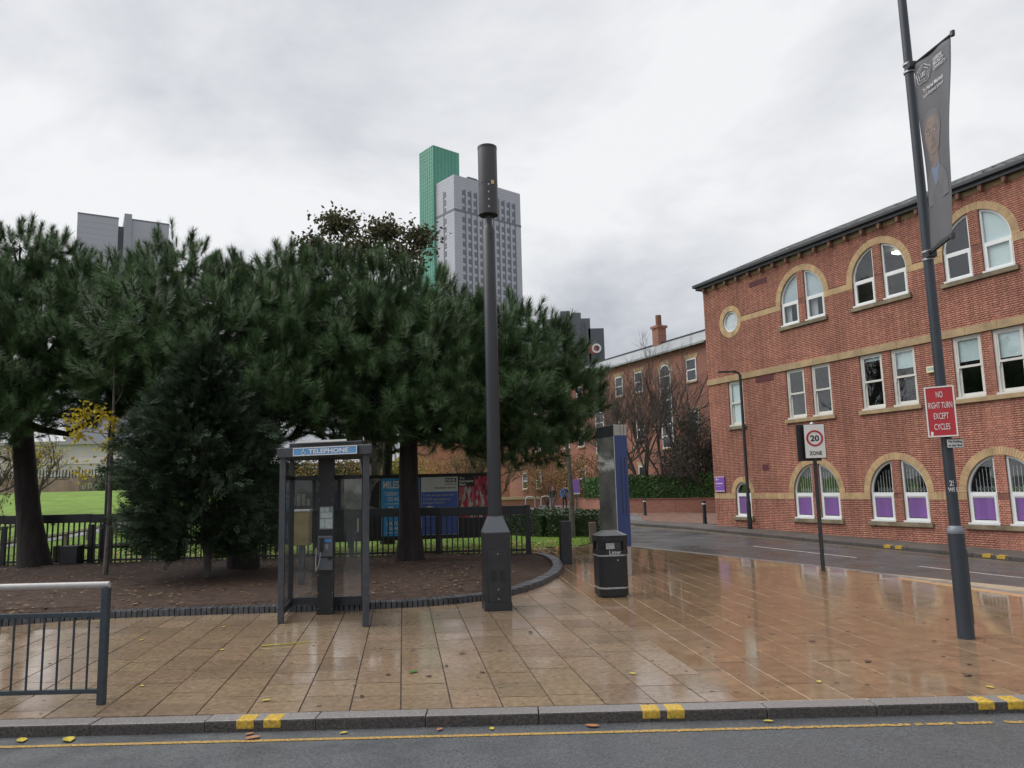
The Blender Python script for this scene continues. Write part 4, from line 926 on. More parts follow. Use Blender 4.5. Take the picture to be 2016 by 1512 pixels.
# yellow post-box-like unit behind the kiosk seen through its glass
yu = thing('yellow_cabinet', 'small yellow cabinet standing behind the left kiosk pane', 'cabinet', (-3.84, 13.9, 0)); MB().box(-.15,.15,-.1,.1,.80,1.40).build('box', mat('cabinet_yellow', (0.16,0.125,0.03), .5, noise=(6,.2)), yu, bevel=.015); MB().box(-.05,.05,-.04,.04,.05,.81).build('post', M_kblk, yu); MB().box(-.16,.16,-.11,.11,1.40,1.44).build('cap', M_galv, yu, bevel=.01)

# poster hoarding behind the fence
HA, HB = np.array([-7.3, 22.55]), np.array([-0.7, 23.45]); hl = float(np.hypot(*(HB-HA))); hr = math.atan2(*(HB-HA)[::-1])
M_board = mat('board_black', (0.015,0.015,0.017), .6)
ho = thing('poster_hoarding', 'long low hoarding pasted with posters behind the black fence', 'hoarding', (float(HA[0]),float(HA[1]),0), hr)
MB().box(0,hl,0,.06,.33,2.12).build('board', M_board, ho); MB().box(-.03,hl+.03,-.03,.09,2.12,2.20).build('top_frame', M_board, ho); MB().box(-.03,hl+.03,-.03,.07,.26,.335).build('bottom_frame', M_board, ho)
for x in (.3, 2.4, 4.3, 6.4): MB().box(x-.05,x+.05,.06,.16,-.02,2.1).build('leg', M_board, ho)
def poster(x0, x1, m, z0=.38, z1=2.10): return MB().box(x0,x1,-.008,-.001,z0,z1).build('poster', m, ho)
PY = -.0105
p1 = poster(.25,1.35,mat('poster_dark', (0.03,0.03,0.034), .5, noise=(3,.5), col2=(0.012,0.012,0.013)))
for k in range(7): MB().box(.32+k*.14,.42+k*.14,PY,-.0085,1.35,1.50+.22*random.random()).build('printed_block', mat('print_grey', (0.26,0.28,0.31), .5), p1)
p2 = poster(1.42,2.05,mat('poster_navy', (0.035,0.05,0.13), .5, noise=(2,.25)), .9, 2.10); MB().box(1.42,2.05,PY,-.0085,1.75,2.08).build('printed_block', mat('print_grey2', (0.16,0.165,0.18), .5, noise=(4,.3)), p2)
p3 = poster(1.36,2.10,mat('poster_black', (0.018,0.017,0.02), .5), .38, .88); text('THUR', mat('print_olive', (0.24,0.22,0.11), .5), p3, (1.73,PY,.78), width=.55, height=.11)
p4 = poster(2.15,3.3,mat('poster_silver', (0.30,0.31,0.30), .45, noise=(1.6,.75), col2=(0.03,0.03,0.035)), 1.02, 2.10); p4b = poster(2.15,3.3,M_board,.38,1.01); text('TH', M_wht, p4, (2.5,PY,1.12), width=.13); text('RING', M_wht, p4, (3.12,PY,1.12), width=.27, height=.10, bold=.01); text('J', M_wht, p4b, (2.62,PY,.72), height=.42)
MB().prism([(2.98,1.3),(3.28,1.2),(3.28,2.05),(3.18,1.95),(3.05,1.7)], PY, -.0085).build('printed_figure', M_board, p4)
pblu = mat('poster_blue', (0.04,0.27,0.62), .45, noise=(1.5,.15)); p5 = poster(3.33,4.49,pblu)
text('MILES KANE', M_wht, p5, (3.91,PY,1.90), width=1.04, height=.22, bold=.02); text('TUESDAY 1 FEBRUARY', M_wht, p5, (3.91,PY,1.63), width=.95, height=.11, bold=.01); text('O2 ACADEMY', M_wht, p5, (3.91,PY,1.48), width=.78, height=.11, bold=.01); MB().box(3.46,4.36,PY,-.0085,1.325,1.34).build('printed_rule', M_wht, p5)
text('The', M_wht, p5, (3.68,PY,1.18), width=.30, height=.14, bold=.02); text('SATURDAY', M_wht, p5, (3.91,PY,.75), width=.85, height=.11, bold=.01); text('O2 ACADEMY', M_wht, p5, (3.91,PY,.61), width=.78, height=.09, bold=.01); MB().box(3.46,4.36,PY,-.0085,.475,.49).build('printed_rule', M_wht, p5)
M_pap = mat('poster_paper', (0.58,0.59,0.60), .45, noise=(3,.08)); nhs = mat('poster_nhs_blue', (0.06,0.11,0.42), .45, noise=(1.5,.12)); p6 = poster(4.52,5.63,M_pap)
MB().box(4.53,5.62,PY,-.0082,.39,1.66).build('printed_field', nhs, p6); MB().box(5.25,5.58,PY,-.0082,1.94,2.06).build('printed_logo', mat('nhs_dark', (0.02,0.03,0.08), .5), p6); text('NHS', M_wht, p6, (5.415,PY-.002,2.0), width=.27, height=.085, bold=.03)
text('COVID-19', M_ink, p6, (5.41,PY,1.88), width=.33, height=.06, bold=.01); text('Vaccination Service', M_ink, p6, (5.24,PY,1.78), width=.66, height=.06, bold=.01)
M_pale_y = mat('print_pale_yellow', (0.55,0.52,0.34), .5)
for t_, z_, w_ in (('Come and get your free',1.555,.92),('COVID vaccination at',1.44,.82),('Kirkgate Market',1.325,.64)): text(t_, M_pale_y, p6, (4.58+w_/2,PY-.002,z_), width=w_, height=.075)
text('Noon - 4.30pm', M_wht, p6, (4.85,PY-.002,.95), width=.5, height=.07)
for z_ in (.80,.73,.66,.53,.46): MB().box(4.58,5.45-random.uniform(0,.2),PY,-.0082,z_-.012,z_+.012).build('printed_line', mat('print_line', (0.22,0.25,0.36), .5), p6)
MB().prism([(4.60,1.16),(4.95,1.16),(4.95,1.19),(4.78,1.24),(4.60,1.19)], PY-.002, -.0082).build('printed_crest', M_wht, p6)
ab_ = bpy.data.materials.new('poster_abstract'); ab_.use_nodes = True; nt = ab_.node_tree; g_ = N(nt,'ShaderNodeNewGeometry'); mp = N(nt,'ShaderNodeMapping'); mp.inputs['Scale'].default_value = (11,11,4.5); nt.links.new(g_.outputs['Position'], mp.inputs[0]); v_ = N(nt,'ShaderNodeTexVoronoi'); v_.inputs['Scale'].default_value = 1.3; nt.links.new(mp.outputs[0], v_.inputs['Vector'])
sp_ = N(nt,'ShaderNodeSeparateColor'); nt.links.new(v_.outputs['Color'], sp_.inputs[0]); rp_ = N(nt,'ShaderNodeValToRGB'); rp_.color_ramp.interpolation = 'CONSTANT'; nt.links.new(sp_.outputs[0], rp_.inputs[0])
cols = [(0,(0.30,0.02,0.05)),(.32,(0.45,0.44,0.42)),(.5,(0.42,0.10,0.13)),(.66,(0.02,0.02,0.03)),(.75,(0.30,0.33,0.33)),(.87,(0.38,0.015,0.06))]
rp_.color_ramp.elements[0].color = (*cols[0][1],1); rp_.color_ramp.elements[1].position = cols[1][0]; rp_.color_ramp.elements[1].color = (*cols[1][1],1)
for p_, c_ in cols[2:]: e_ = rp_.color_ramp.elements.new(p_); e_.color = (*c_,1)
nt.links.new(rp_.outputs[0], nt.nodes['Principled BSDF'].inputs['Base Color'])
p7 = poster(5.66,6.55,ab_); MB().box(5.66,6.13,PY,-.0082,1.80,2.10).build('printed_field', M_ink, p7); MB().box(5.66,6.55,PY,-.0082,.38,.86).build('printed_field', M_ink, p7)
for t_, z_, w_ in (('The',2.05,.16),('Expressive',1.95,.42),('Mark',1.86,.21)): text(t_, M_wht, p7, (5.68+w_/2,PY-.002,z_), width=w_, bold=.02 if t_ != 'The' else 0)

# slim street lamp in front of the brick building
sx_, sy_ = so(2.15, -.30)
sl_ = thing('street_lamp', 'slim black street lamp with flat head against the brick building', 'street lamp', (sx_, sy_, .06)); MB().lathe([(.085,0),(.08,.9),(.06,1.0),(.05,5.55)], 14).build('post', M_blk, sl_, smooth=True); MB().tube([(0,0,5.5),(-.05,0,5.62),(-.25,0,5.66)], [.045,.04,.03], 8).build('bracket', M_blk, sl_); MB().obox((-.48,.02,5.67),(.62,.24,.05)).build('lamp_head', M_blk, sl_, bevel=.015)
# park lamp column and cabinet behind the fence
pk = thing('park_lamp_column', 'dark park lamp column with thick lower section behind the fence at left', 'lamp post', (-10.6, 20.0, 0)); MB().lathe([(.17,0),(.17,.95),(.14,1.05),(.075,1.15)], 12).build('base', M_blk, pk, smooth=True); MB().lathe([(.075,1.1),(.06,5.4)], 12).build('shaft', M_blk, pk, smooth=True); MB().obox((0,0,5.45),(.3,.3,.12)).build('lantern', M_blk, pk, bevel=.02)
cb = MB().box(-.22,.22,-.15,.15,0,.52); tag(cb.build('utility_cabinet', M_blk, None, (-11.05,19.25,.05), bevel=.015), 'low black utility box beside the left pine trunk', 'cabinet')
# timber knee rails in the park
M_tim = mat('weathered_timber', (0.17,0.14,0.11), .8, noise=(6,.3), bump=(30,.4,.006), streak=True); M_timd = mat('dark_timber', (0.045,0.042,0.042), .8, noise=(6,.3))
def knee_rail(pts, m, label, h=.45):
    t = thing('knee_rail', label, 'rail', (pts[0][0], pts[0][1], 0))
    for i, p in enumerate(pts):
        z = park_z(*p); MB().obox((p[0]-pts[0][0],p[1]-pts[0][1],z+h/2),(.16,.16,h+.06)).build('post', m, t, bevel=.012)
        if i: q = pts[i-1]; MB().tube([(q[0]-pts[0][0],q[1]-pts[0][1],park_z(*q)+h-.02),(p[0]-pts[0][0],p[1]-pts[0][1],z+h-.02)], .062, 4).build('rail', m, t)
knee_rail([(-20.3,25.5),(-20.6,28.5),(-21.6,31.5),(-22.6,35),(-23.4,39)], M_tim, 'pale timber knee rail on the far side of the park path')
knee_rail([(-15.4,22.5),(-15.9,25.5),(-16.6,28.5),(-17.4,31.5),(-18.2,35)], M_tim, 'pale timber knee rail on the near side of the park path')
knee_rail([(-12.2,20.6),(-10.0,21.0),(-8.0,22.0),(-6.0,23.4)], M_timd, 'dark timber knee rail just behind the black fence')
lg = thing('timber_post', 'short weathered timber post at the corner of the low hedge', 'post', (2.35,23.6,0)); MB().box(-.11,.11,-.09,.09,0,.62).build('post', M_tim, lg, bevel=.015); MB().tube([(.12,-.05,.05),(.75,.1,.32)], .055, 4).build('fallen_rail', M_tim, lg)
# cycle stands by the far path
for x, y, lb in ((1.15,57.5,'leftmost galvanised cycle stand near the walking people'),(2.35,58.8,'galvanised cycle stand nearest the person in the blue jacket')):
    t = thing('cycle_stand', lb, 'cycle stand', (x,y,0.01), 0, 'cycle stands by the path'); MB().tube([(-.35,0,0),(-.35,0,.75),(-.28,0,.92),(0,0,.98),(.28,0,.92),(.35,0,.75),(.35,0,0)], .045, 8).build('hoop', M_galv, t, smooth=True)

# ------------------------------------------------------------------ vegetation
M_bark = mat('pine_bark', (0.026,0.021,0.019), .85, noise=(9,.5), bump=(22,.9,.03), streak=True)
M_barkg = mat('grey_bark', (0.12,0.11,0.095), .85, noise=(9,.4), bump=(25,.6,.02))
M_twig = mat('brown_twig', (0.080,0.066,0.057), .85)
M_need = mat('pine_needles', (0.082,0.148,0.056), .5, noise=(1.1,.5), rand=.30, spec=.35, trans=.12)
M_yew = mat('yew_leaf', (0.042,0.072,0.038), .55, noise=(3,.35), rand=.25, spec=.35)
M_oliv = mat('olive_leaf', (0.085,0.085,0.035), .6, noise=(1.5,.4), rand=.35, trans=.25)
M_yleaf = mat('yellow_leaf', (0.60,0.47,0.035), .6, noise=(3,.3), rand=.25, trans=.3)
M_bleaf = mat('brown_leaf', (0.20,0.12,0.035), .65, noise=(3,.4), rand=.35, trans=.25)
M_hedge = mat('hedge_leaf', (0.055,0.13,0.030), .5, noise=(2,.4), rand=.3, trans=.15)
M_dhedge = mat('dark_hedge_leaf', (0.040,0.072,0.024), .5, noise=(2,.4), rand=.3, trans=.1)
def frames(A, rng):
    A = A/np.linalg.norm(A, axis=1, keepdims=True); h = rng.normal(size=A.shape); U = np.cross(A, h); U /= np.linalg.norm(U, axis=1, keepdims=True); return np.stack([U, np.cross(A, U), A], axis=2)
def instance(tv, P, A, S, rng):
    M = frames(A, rng)*S[:,None,None]; V = np.einsum('nij,kj->nki', M, tv) + P[:,None,:]; return V.reshape(-1,3)
def needle_template(n, L, nl, w, rng):
    out = []
    for k in range(n):
        t = L*(k+.5)/n; f = t/L; ang = R(78-46*f)+rng.normal()*.14; ph = k*2.39996+rng.normal()*.3
        d_ = np.array([math.sin(ang)*math.cos(ph), math.sin(ang)*math.sin(ph), math.cos(ang)]); s_ = np.array([-math.sin(ph), math.cos(ph), 0])*w/2
        b = np.array([0,0,t]); ln = nl*rng.uniform(.8,1.15); tip = b+d_*ln+np.array([0,0,.02])
        out += [b-s_, b+s_, tip]
    return np.array(out)
NT = [needle_template(60, .21, .20, .0155, RNG) for _ in range(5)]
def pine(name, label, base, top, r0, lobes, shoots=98, inner=11, seed=1):
    rng = np.random.default_rng(seed); t = thing(name, label, 'tree', (base[0], base[1], 0))
    off = np.array([base[0], base[1], 0.0])
    tr = MB(); p0, p1 = np.array(base, float), np.array(top, float); pts = []; rad = []
    for k in range(9):
        f = k/8; p = p0+(p1-p0)*f + np.array([.05*math.sin(f*5+seed), .04*math.sin(f*4), 0]); pts.append(tuple(p-off)); rad.append(r0*(1.35 if k == 0 else 1.08 if k == 1 else 1-.35*f))
    tr.tube(pts, rad, 12); tr.build('trunk', M_bark, t, smooth=True)
    lb = MB()
    for c in lobes:
        c_ = np.array(c[:3]); f = rng.uniform(.62,1.0); s_ = p0+(p1-p0)*f; m_ = (s_+c_)/2+np.array([0,0,-.25])+rng.normal(size=3)*.12; e_ = c_+(c_-s_)*.15
        lb.tube([tuple(q-off) for q in (s_, s_*.55+m_*.45-np.array([0,0,.05]), m_, c_, e_)], [r0*.42, r0*.34, r0*.26, r0*.13, r0*.04], 6)
        for k in range(5):
            dd = rng.normal(size=3); dd /= np.linalg.norm(dd); dd[2] = abs(dd[2])*.6; q = c_+dd*c[3]*.8; lb.tube([tuple(c_-off), tuple((c_+q)/2-off-np.array([0,0,.06])), tuple(q-off)], [r0*.12, r0*.07, .012], 5)
    lb.build('limbs', M_bark, t, smooth=True)
    P, A, S = [], [], []
    for c in lobes:
        c_ = np.array(c[:3]); r = c[3]; n = int(shoots*r*r)
        dr = rng.normal(size=(n,3)); dr /= np.linalg.norm(dr, axis=1, keepdims=True); dr[:,2] = np.where(dr[:,2] < -.35, dr[:,2]*.4, dr[:,2]); dr /= np.linalg.norm(dr, axis=1, keepdims=True)
        rr = r*rng.uniform(.70,1.0,size=n)*(1+.10*np.sin(dr[:,0]*5+c[0])*np.cos(dr[:,2]*4+c[2])); ax = dr*.75+np.array([0,0,.62])+rng.normal(size=(n,3))*.18; ax /= np.linalg.norm(ax, axis=1, keepdims=True)
        st = c_+dr*rr[:,None]*np.array([1,1,.88]); cu = ax.copy()
        keep = np.ones(n, bool)
        for d2 in lobes:
            if d2 is not c: keep &= np.linalg.norm((st-np.array(d2[:3]))/np.array([1,1,.88]), axis=1) > d2[3]*.72
        st, cu, dr = st[keep], cu[keep], dr[keep]; n = len(st)
        hi = (dr[:,2] > .25) & (rng.uniform(size=n) < .30); tp = st[hi]+dr[hi]*.12; ca = dr[hi]*.5+np.array([0,0,1.0])+rng.normal(size=(int(hi.sum()),3))*.2; ca /= np.linalg.norm(ca, axis=1, keepdims=True)
        for k in range(2): P.append(tp+ca*.20*k); A.append(ca); S.append(np.full(len(tp), (.9,.8)[k]))
        for k in range(2):
            sel = rng.uniform(size=n) < (1.0, .5)[k]
            P.append((st+cu*.22*k)[sel]); A.append((cu+np.array([0,0,.25*k]))[sel]); S.append(((1.08,.92)[k]*rng.uniform(.8,1.25,n))[sel])
        m = int(inner*r**3*4.2); q = rng.normal(size=(m,3)); q /= np.linalg.norm(q, axis=1, keepdims=True); q *= (rng.uniform(0,1,m)**(1/3))[:,None]*r*.8
        P.append(c_+q); A.append(rng.normal(size=(m,3))+np.array([0,0,.5])); S.append(rng.uniform(1.0,1.5,m))
    P = np.concatenate(P)-off; A = np.concatenate(A); S = np.concatenate(S); V = []; k5 = len(P)//5+1
    for i in range(5):
        sl_ = slice(i, None, 5); V.append(instance(NT[i], P[sl_], A[sl_], S[sl_], rng))
    V = np.concatenate(V); F = np.arange(len(V)).reshape(-1,3); soup('crown', V, F, M_need, t); return t
LA = [(-12.62,19.0,7.66,1.1),(-11.93,19.4,7.55,1.0),(-10.6,19.0,6.73,.95),(-12.64,18.4,6.28,1.35),(-10.98,18.2,5.69,1.46),(-14.49,19.5,6.85,1.5),(-11.76,17.6,4.62,1.2),(-10.06,18.4,4.94,1.1),(-14.21,18.8,4.85,1.6),(-11.39,17.2,3.75,.85),(-12.92,18.0,3.7,1.0),(-10.75,18.6,4.1,.9),(-9.9,18.8,3.9,.8),(-13.6,18.2,3.4,1.0),(-10.4,19.6,5.8,1.1)]
LB = [(-7.97,17.6,6.93,.94),(-8.96,17.8,6.64,.89),(-6.96,17.4,6.24,.95),(-6.03,17.8,6.5,.89),(-8.17,17.0,5.49,1.31),(-6.38,16.6,5.02,1.28),(-5.22,17.2,5.4,1.15),(-8.99,17.2,4.55,.95),(-6.89,16.8,4.03,1.07),(-5.29,16.4,4.11,1.1),(-4.61,16.5,3.65,.78),(-6.72,18.4,6.2,.98),(-8.3,18.4,4.65,1.2),(-7.2,18.2,4.3,1.2),(-5.8,17.6,3.3,.9),(-7.6,17.6,3.4,1.0),(-4.7,17.6,4.6,1.0),(-9.3,18.4,5.6,1.0)]
LC = [(-5.47,18.4,6.84,.98),(-4.41,18.2,6.63,1.0),(-3.25,18.0,6.36,1.05),(-2.17,18.2,6.13,1.05),(-1.39,18.5,5.8,.9),(-4.97,18.0,5.5,1.2),(-3.38,17.4,4.97,1.3),(-1.94,17.2,4.78,1.3),(-.68,18.0,5.2,1.0),(.05,18.4,5.36,.95),(.73,18.4,4.97,.95),(1.45,18.6,4.38,.78),(-4.32,17.4,3.86,1.0),(-2.84,17.0,3.72,1.0),(-1.47,17.0,3.63,1.12),(-.1,17.4,3.85,1.28),(1.05,18.0,3.66,.98),(-1.01,17.6,2.98,.72),(.30,17.4,2.86,.82),(1.05,17.8,2.9,.72),(-1.94,17.6,3.2,.62),(-3.81,17.8,3.4,.9),(1.68,18.4,3.75,.5),(-2.9,18.2,3.3,.8),(-.3,18.3,3.0,.9),(-5.0,18.0,4.2,.9),(.6,18.2,3.3,.9),(-1.5,18.4,4.4,1.1)]
LD = [(-4.57,22,6.4,1.6),(-3.08,22,6.2,1.6),(-6.08,22,6.6,1.5),(-1.41,21.5,5.4,1.45),(-.1,21,5.0,1.3),(-3.6,21.5,4.69,1.5),(-1.82,21,4.2,1.2)]
pine('pine_tree', 'dark pine with a thick leaning trunk at the far left', (-11.78,19.0,.02), (-12.5,18.9,5.2), .30, LA, seed=3)
pine('pine_tree', 'dark pine rising behind the yew, left of the telephone kiosk', (-6.0,17.2,.02), (-6.4,17.3,5.0), .28, LB, seed=5)
pine('pine_tree', 'broad dark pine whose crown reaches past the mast to the totem', (-2.55,18.3,.02), (-2.4,18.1,4.6), .27, LC, seed=8)
pine('pine_tree', 'pine with a thinner trunk standing behind the broad pine and the fence', (-4.2,25.2,.02), (-3.9,24.0,4.8), .19, LD, shoots=45, inner=8, seed=9)

# yew: dense flat sprays
def spray_template(n, L, wl, ww):
    V = []
    for k in range(n):
        t = L*(k+.4)/n; ln = wl*(1-.55*k/n)
        for sgn in (-1, 1): b = np.array([0,0,t]); tip = np.array([sgn*ln*.8, .012*(k % 3-1), t+ln*.75]); V += [b, tip+np.array([0,0,ww]), tip*.55+b*.45-np.array([0,0,ww])]
    return np.array(V)
SPT = spray_template(8, .20, .075, .016)
def leaf_body(name, t, m, P, A, S, tmpl, rng, off): V = instance(tmpl, P-off, A, S, rng); return soup(name, V, np.arange(len(V)).reshape(-1,3), m, t)
yw = thing('yew_tree', 'dense dark yew with a short pale trunk left of the kiosk', 'tree', (-6.12,15.35,0)); rng = np.random.default_rng(21); off = np.array([-6.12,15.35,0])
n = 14000; z = rng.uniform(.62,4.6,n); wz = np.interp(z,[.6,1.0,1.8,2.6,3.4,4.0,4.6],[1.15,1.42,1.55,1.5,1.2,.8,.15]); a = rng.uniform(0,2*math.pi,n); f = rng.uniform(.25,1.0,n)**.5; lump = 1+.22*np.sin(a*5+z*3.1)+.16*np.sin(a*8-z*5.3)+.10*np.sin(a*3+z*9)
P = np.stack([-6.25+np.cos(a)*wz*.82*f*lump, 15.45+np.sin(a)*wz*f*lump*.9, z+.10*np.sin(a*4)], 1); A = np.stack([np.cos(a), np.sin(a), rng.uniform(-.35,.75,n)], 1)+rng.normal(size=(n,3))*.3
leaf_body('crown', yw, M_yew, P, A, rng.uniform(.9,1.5,n), SPT, rng, off)
b = MB(); b.tube([(0,0,.05),(.02,0,.35),(-.05,.05,.9),(-.15,.08,2.2),(-.2,.1,4.2)], [.085,.07,.10,.08,.02], 8); b.build('trunk', M_barkg, yw, smooth=True)
lbm = MB()
for k in range(26): aa = k*2.4; zz0 = .7+k*.13; ww = float(np.interp(zz0,[.6,1.8,2.6,4.2],[1.1,1.4,1.3,.5])); lbm.tube([(-.1,.05,zz0),(-.1+math.cos(aa)*ww*.6,.05+math.sin(aa)*ww*.55,zz0+.1),(-.2+math.cos(aa)*ww*.95,.05+math.sin(aa)*ww*.85,zz0+.25)], [.03,.02,.008], 5)
lbm.build('limbs', M_bark, yw)

LEAF = np.array([(0,0,0),(.5,.12,.5),(0,0,1),(0,0,0),(0,0,1),(-.5,.12,.5)])*np.array([.62,.62,1])
def leaves(name, t, m, P, S, rng, off): 
    A = rng.normal(size=P.shape); return leaf_body(name, t, m, P, A, S, LEAF, rng, off)
# young tree with yellow leaves
yt = thing('young_tree', 'thin young tree with a few yellow leaves in the bed at left', 'tree', (-8.73,16.5,0)); off = np.array([-8.73,16.5,0]); rng = np.random.default_rng(31)
MB().tube([(0,0,.03),(.03,0,1.2),(0,.02,2.6),(.02,0,3.6),(-.01,0,4.6)], [.06,.05,.042,.032,.015], 8).build('trunk', M_barkg, yt, smooth=True)
b = MB()
for x, z, z0 in ((-.55,3.5,2.9),(-.6,3.1,2.7),(.3,3.3,3.0),(.25,2.8,2.4),(-.35,2.2,2.0),(.3,2.5,2.2),(-.75,3.2,3.1),(-.3,3.75,3.3),(.18,4.1,3.7)): b.tube([(0,0,z0),(x*.5,.05,z0+(z-z0)*.4),(x,.08,z)], [.014,.009,.004], 5)
b.build('branches', M_barkg, yt)
cl_pts = [(-9.05,16.4,3.52,.30,70),(-9.3,16.4,3.30,.26,60),(-8.75,16.4,3.45,.24,50),(-9.15,16.4,3.05,.2,40),(-8.5,16.45,3.25,.2,28),(-8.45,16.45,2.75,.16,30),(-9.05,16.4,2.2,.15,26),(-8.48,16.4,2.95,.14,20),(-8.95,16.4,2.7,.25,16)]
P = np.concatenate([np.array(c[:3])+rng.normal(size=(c[4],3))*c[3]*.5 for c in cl_pts]); P[:,1] -= .35; leaves('crown', yt, M_yleaf, P, rng.uniform(.085,.135,len(P)), rng, off)

def branches(b, p, d_, ln, r, depth, rng, spread=.55, up=.12, nsub=3, tips=None, sides=4):
    n = 3; pts = [p]; q = p.copy(); dd = d_.copy()
    for k in range(n): dd = dd+rng.normal(size=3)*.10+np.array([0,0,up*.3]); dd /= np.linalg.norm(dd); q = q+dd*ln/n; pts.append(q.copy())
    b.tube([tuple(x) for x in pts], [r, r*.85, r*.7, r*.55], sides if depth > 1 else 3, caps=False)
    if tips is not None and depth <= 1: tips.append(q.copy())
    if depth == 0: return
    for k in range(nsub + (1 if rng.uniform() < .4 else 0)):
        f = rng.uniform(.35,1.0); s_ = pts[0]+(pts[-1]-pts[0])*f; nd = dd+rng.normal(size=3)*spread+np.array([0,0,up]); nd /= np.linalg.norm(nd)
        branches(b, s_, nd, ln*rng.uniform(.58,.8), r*.55*(1.0 if f < .9 else 1.1), depth-1, rng, spread, up, nsub, tips, sides)
def bare_tree(name, label, base, h, r, seed, depth=5, leafmat=None, stems=1, spread=.5, leafs=.0, ls=.1, group=None):
    rng = np.random.default_rng(seed); t = thing(name, label, 'tree', base, 0, group); b = MB(); tips = []
    for k in range(stems):
        d_ = np.array([rng.normal()*.22*(stems > 1), rng.normal()*.2*(stems > 1), 1.0]); d_ /= np.linalg.norm(d_); branches(b, np.zeros(3), d_, h*.36, r, depth, rng, spread, .22, 3, tips)
    b.build('trunk', M_twig, t)
    if leafmat:
        T = np.array(tips); k = rng.choice(len(T), int(len(T)*leafs)); P = T[k]+rng.normal(size=(len(k),3))*.12; V = instance(LEAF, P, rng.normal(size=P.shape), rng.uniform(.6,1.2,len(P))*ls, rng); soup('crown', V, np.arange(len(V)).reshape(-1,3), leafmat, t)
    return t
bare_tree('bare_tree', 'tall bare tree with upright twigs before the slate-roofed brick building', (8.0,46.9,0), 11.2, .14, 41, 6, stems=2, spread=.38)
bare_tree('bare_tree', 'bare multi-stemmed tree between the totem and the tall bare tree', (6.7,49.5,0), 10.2, .12, 43, 6, stems=2, spread=.38)
bare_tree('bare_tree', 'tallest bare tree nearest the slate roof, left of the dark twiggy tree', (9.5,48.2,0), 12.5, .13, 45, 6, stems=2, spread=.36)
bare_tree('bare_tree', 'dark twiggy tree leaning against the corner of the brick building', (11.6,45.2,0), 6.4, .13, 47, 6, mat('dark_twig_leaf',(0.034,0.040,0.024),.8,rand=.3), stems=4, spread=.75, leafs=1.0, ls=.13)
bare_tree('bare_tree', 'spreading dark bush-like tree behind the long hedge', (9.9,46.4,0), 5.0, .12, 53, 5, mat('dark_twig_leaf2',(0.045,0.038,0.026),.8,rand=.3), stems=3, spread=.8, leafs=1.2, ls=.12)
bt = bare_tree('broadleaf_tree', 'olive-leaved broadleaf tree rising behind the pines beside the green tower', (-4.9,27,0), 10.6, .24, 61, 5, None, stems=2, spread=.5)
rng = np.random.default_rng(62); Lb = [(-6.25,27,11.5,.8,1.0),(-4.55,27,11.2,.75,.9),(-3.25,27,10.95,.75,.6),(-7.2,27,10.75,.6,.5),(-5.4,27,10.4,1.1,1.3),(-3.9,27,10.2,1.0,1.0),(-6.4,27,10.3,.8,.7)]
P = np.concatenate([np.array(c[:3])+rng.normal(size=(int(900*c[4]),3))*np.array([c[3],c[3],c[3]*.6])*.46 for c in Lb]); leaves('crown', bt, M_oliv, P, rng.uniform(.12,.22,len(P)), rng, np.array([-4.9,27,0]))
b = MB()
for c in Lb: b.tube([(0,0,7.6),((c[0]+4.9)*.5,0,9.2),(c[0]+4.9,0,c[2]+.3)], [.10,.06,.015], 5); 
b.build('limbs', M_twig, bt)
# shrubs with yellowing leaves beyond the fence and the path
def shrub(label, base, w, h, n, m, seed, ls=.1, name='shrub', cat='shrub', group=None):
    rng = np.random.default_rng(seed); t = thing(name, label, cat, base, 0, group); b = MB()
    for k in range(9): aa = rng.uniform(0,6.28); b.tube([(0,0,0),(math.cos(aa)*w*.2,math.sin(aa)*w*.2,h*.5),(math.cos(aa)*w*.42*rng.uniform(.5,1),math.sin(aa)*w*.4,h*rng.uniform(.75,1))], [.04,.025,.008], 4)
    b.build('stems', M_twig, t); u = rng.normal(size=(n,3)); u /= np.linalg.norm(u,axis=1,keepdims=True); rr = rng.uniform(.35,1,n)**.6*(1+.2*np.sin(u[:,0]*6+seed)*np.cos(u[:,2]*5)); P = u*rr[:,None]*np.array([w/2,w/2,h*.46])+np.array([0,0,h*.54])
    V = instance(LEAF, P, rng.normal(size=P.shape), rng.uniform(.7,1.3,n)*ls, rng); soup('crown', V, np.arange(len(V)).reshape(-1,3), m, t); return t
shrub('brown-leaved beech bush behind the purple notice board', (5.0,57.5,0), 4.2, 4.2, 2600, M_bleaf, 71, .16)
shrub('yellowing bush beside the totem beyond the low hedge', (2.6,62,0), 4.0, 4.6, 2200, M_bleaf, 72, .16)
shrub('yellow-brown bush behind the hoarding left of the kiosk', (-9.6,40,park_z(-9.6,40)), 5.0, 4.4, 2600, M_bleaf, 73, .14)
shrub('yellow-green bush behind the hoarding right of the kiosk', (-5.6,38,0), 3.6, 3.9, 2200, mat('yg_leaf',(0.24,0.20,0.03),.6,rand=.3,trans=.25), 74, .13)
bare_tree('autumn_tree', 'low spreading tree with sparse yellow leaves beyond the left trunk', (-22.5,31,park_z(-22.5,31)), 5.2, .13, 81, 5, M_bleaf, stems=4, spread=.7, leafs=1.1, ls=.13)
bare_tree('autumn_tree', 'sparse yellow tree seen between the left trunk and the young tree', (-27.5,44,park_z(-27.5,44)), 6.0, .12, 83, 5, M_yleaf, stems=2, spread=.6, leafs=.5, ls=.15)

shrub('dark evergreen tree on the park bank behind the young tree', (-24.0,62,park_z(-24,62)-.3), 9.0, 8.0, 3800, M_dhedge, 76, .30, 'evergreen_tree', 'tree')
bare_tree('bare_tree', 'bare tree in front of the orange brick hall, seen right of the broad pine trunk', (-1.6,46,0), 6.5, .10, 85, 6, M_bleaf, stems=3, spread=.5, leafs=.5, ls=.12)
shrub('tawny bush in front of the orange brick hall, above the posters', (-3.4,50,0), 4.6, 4.0, 2200, M_bleaf, 77, .15)
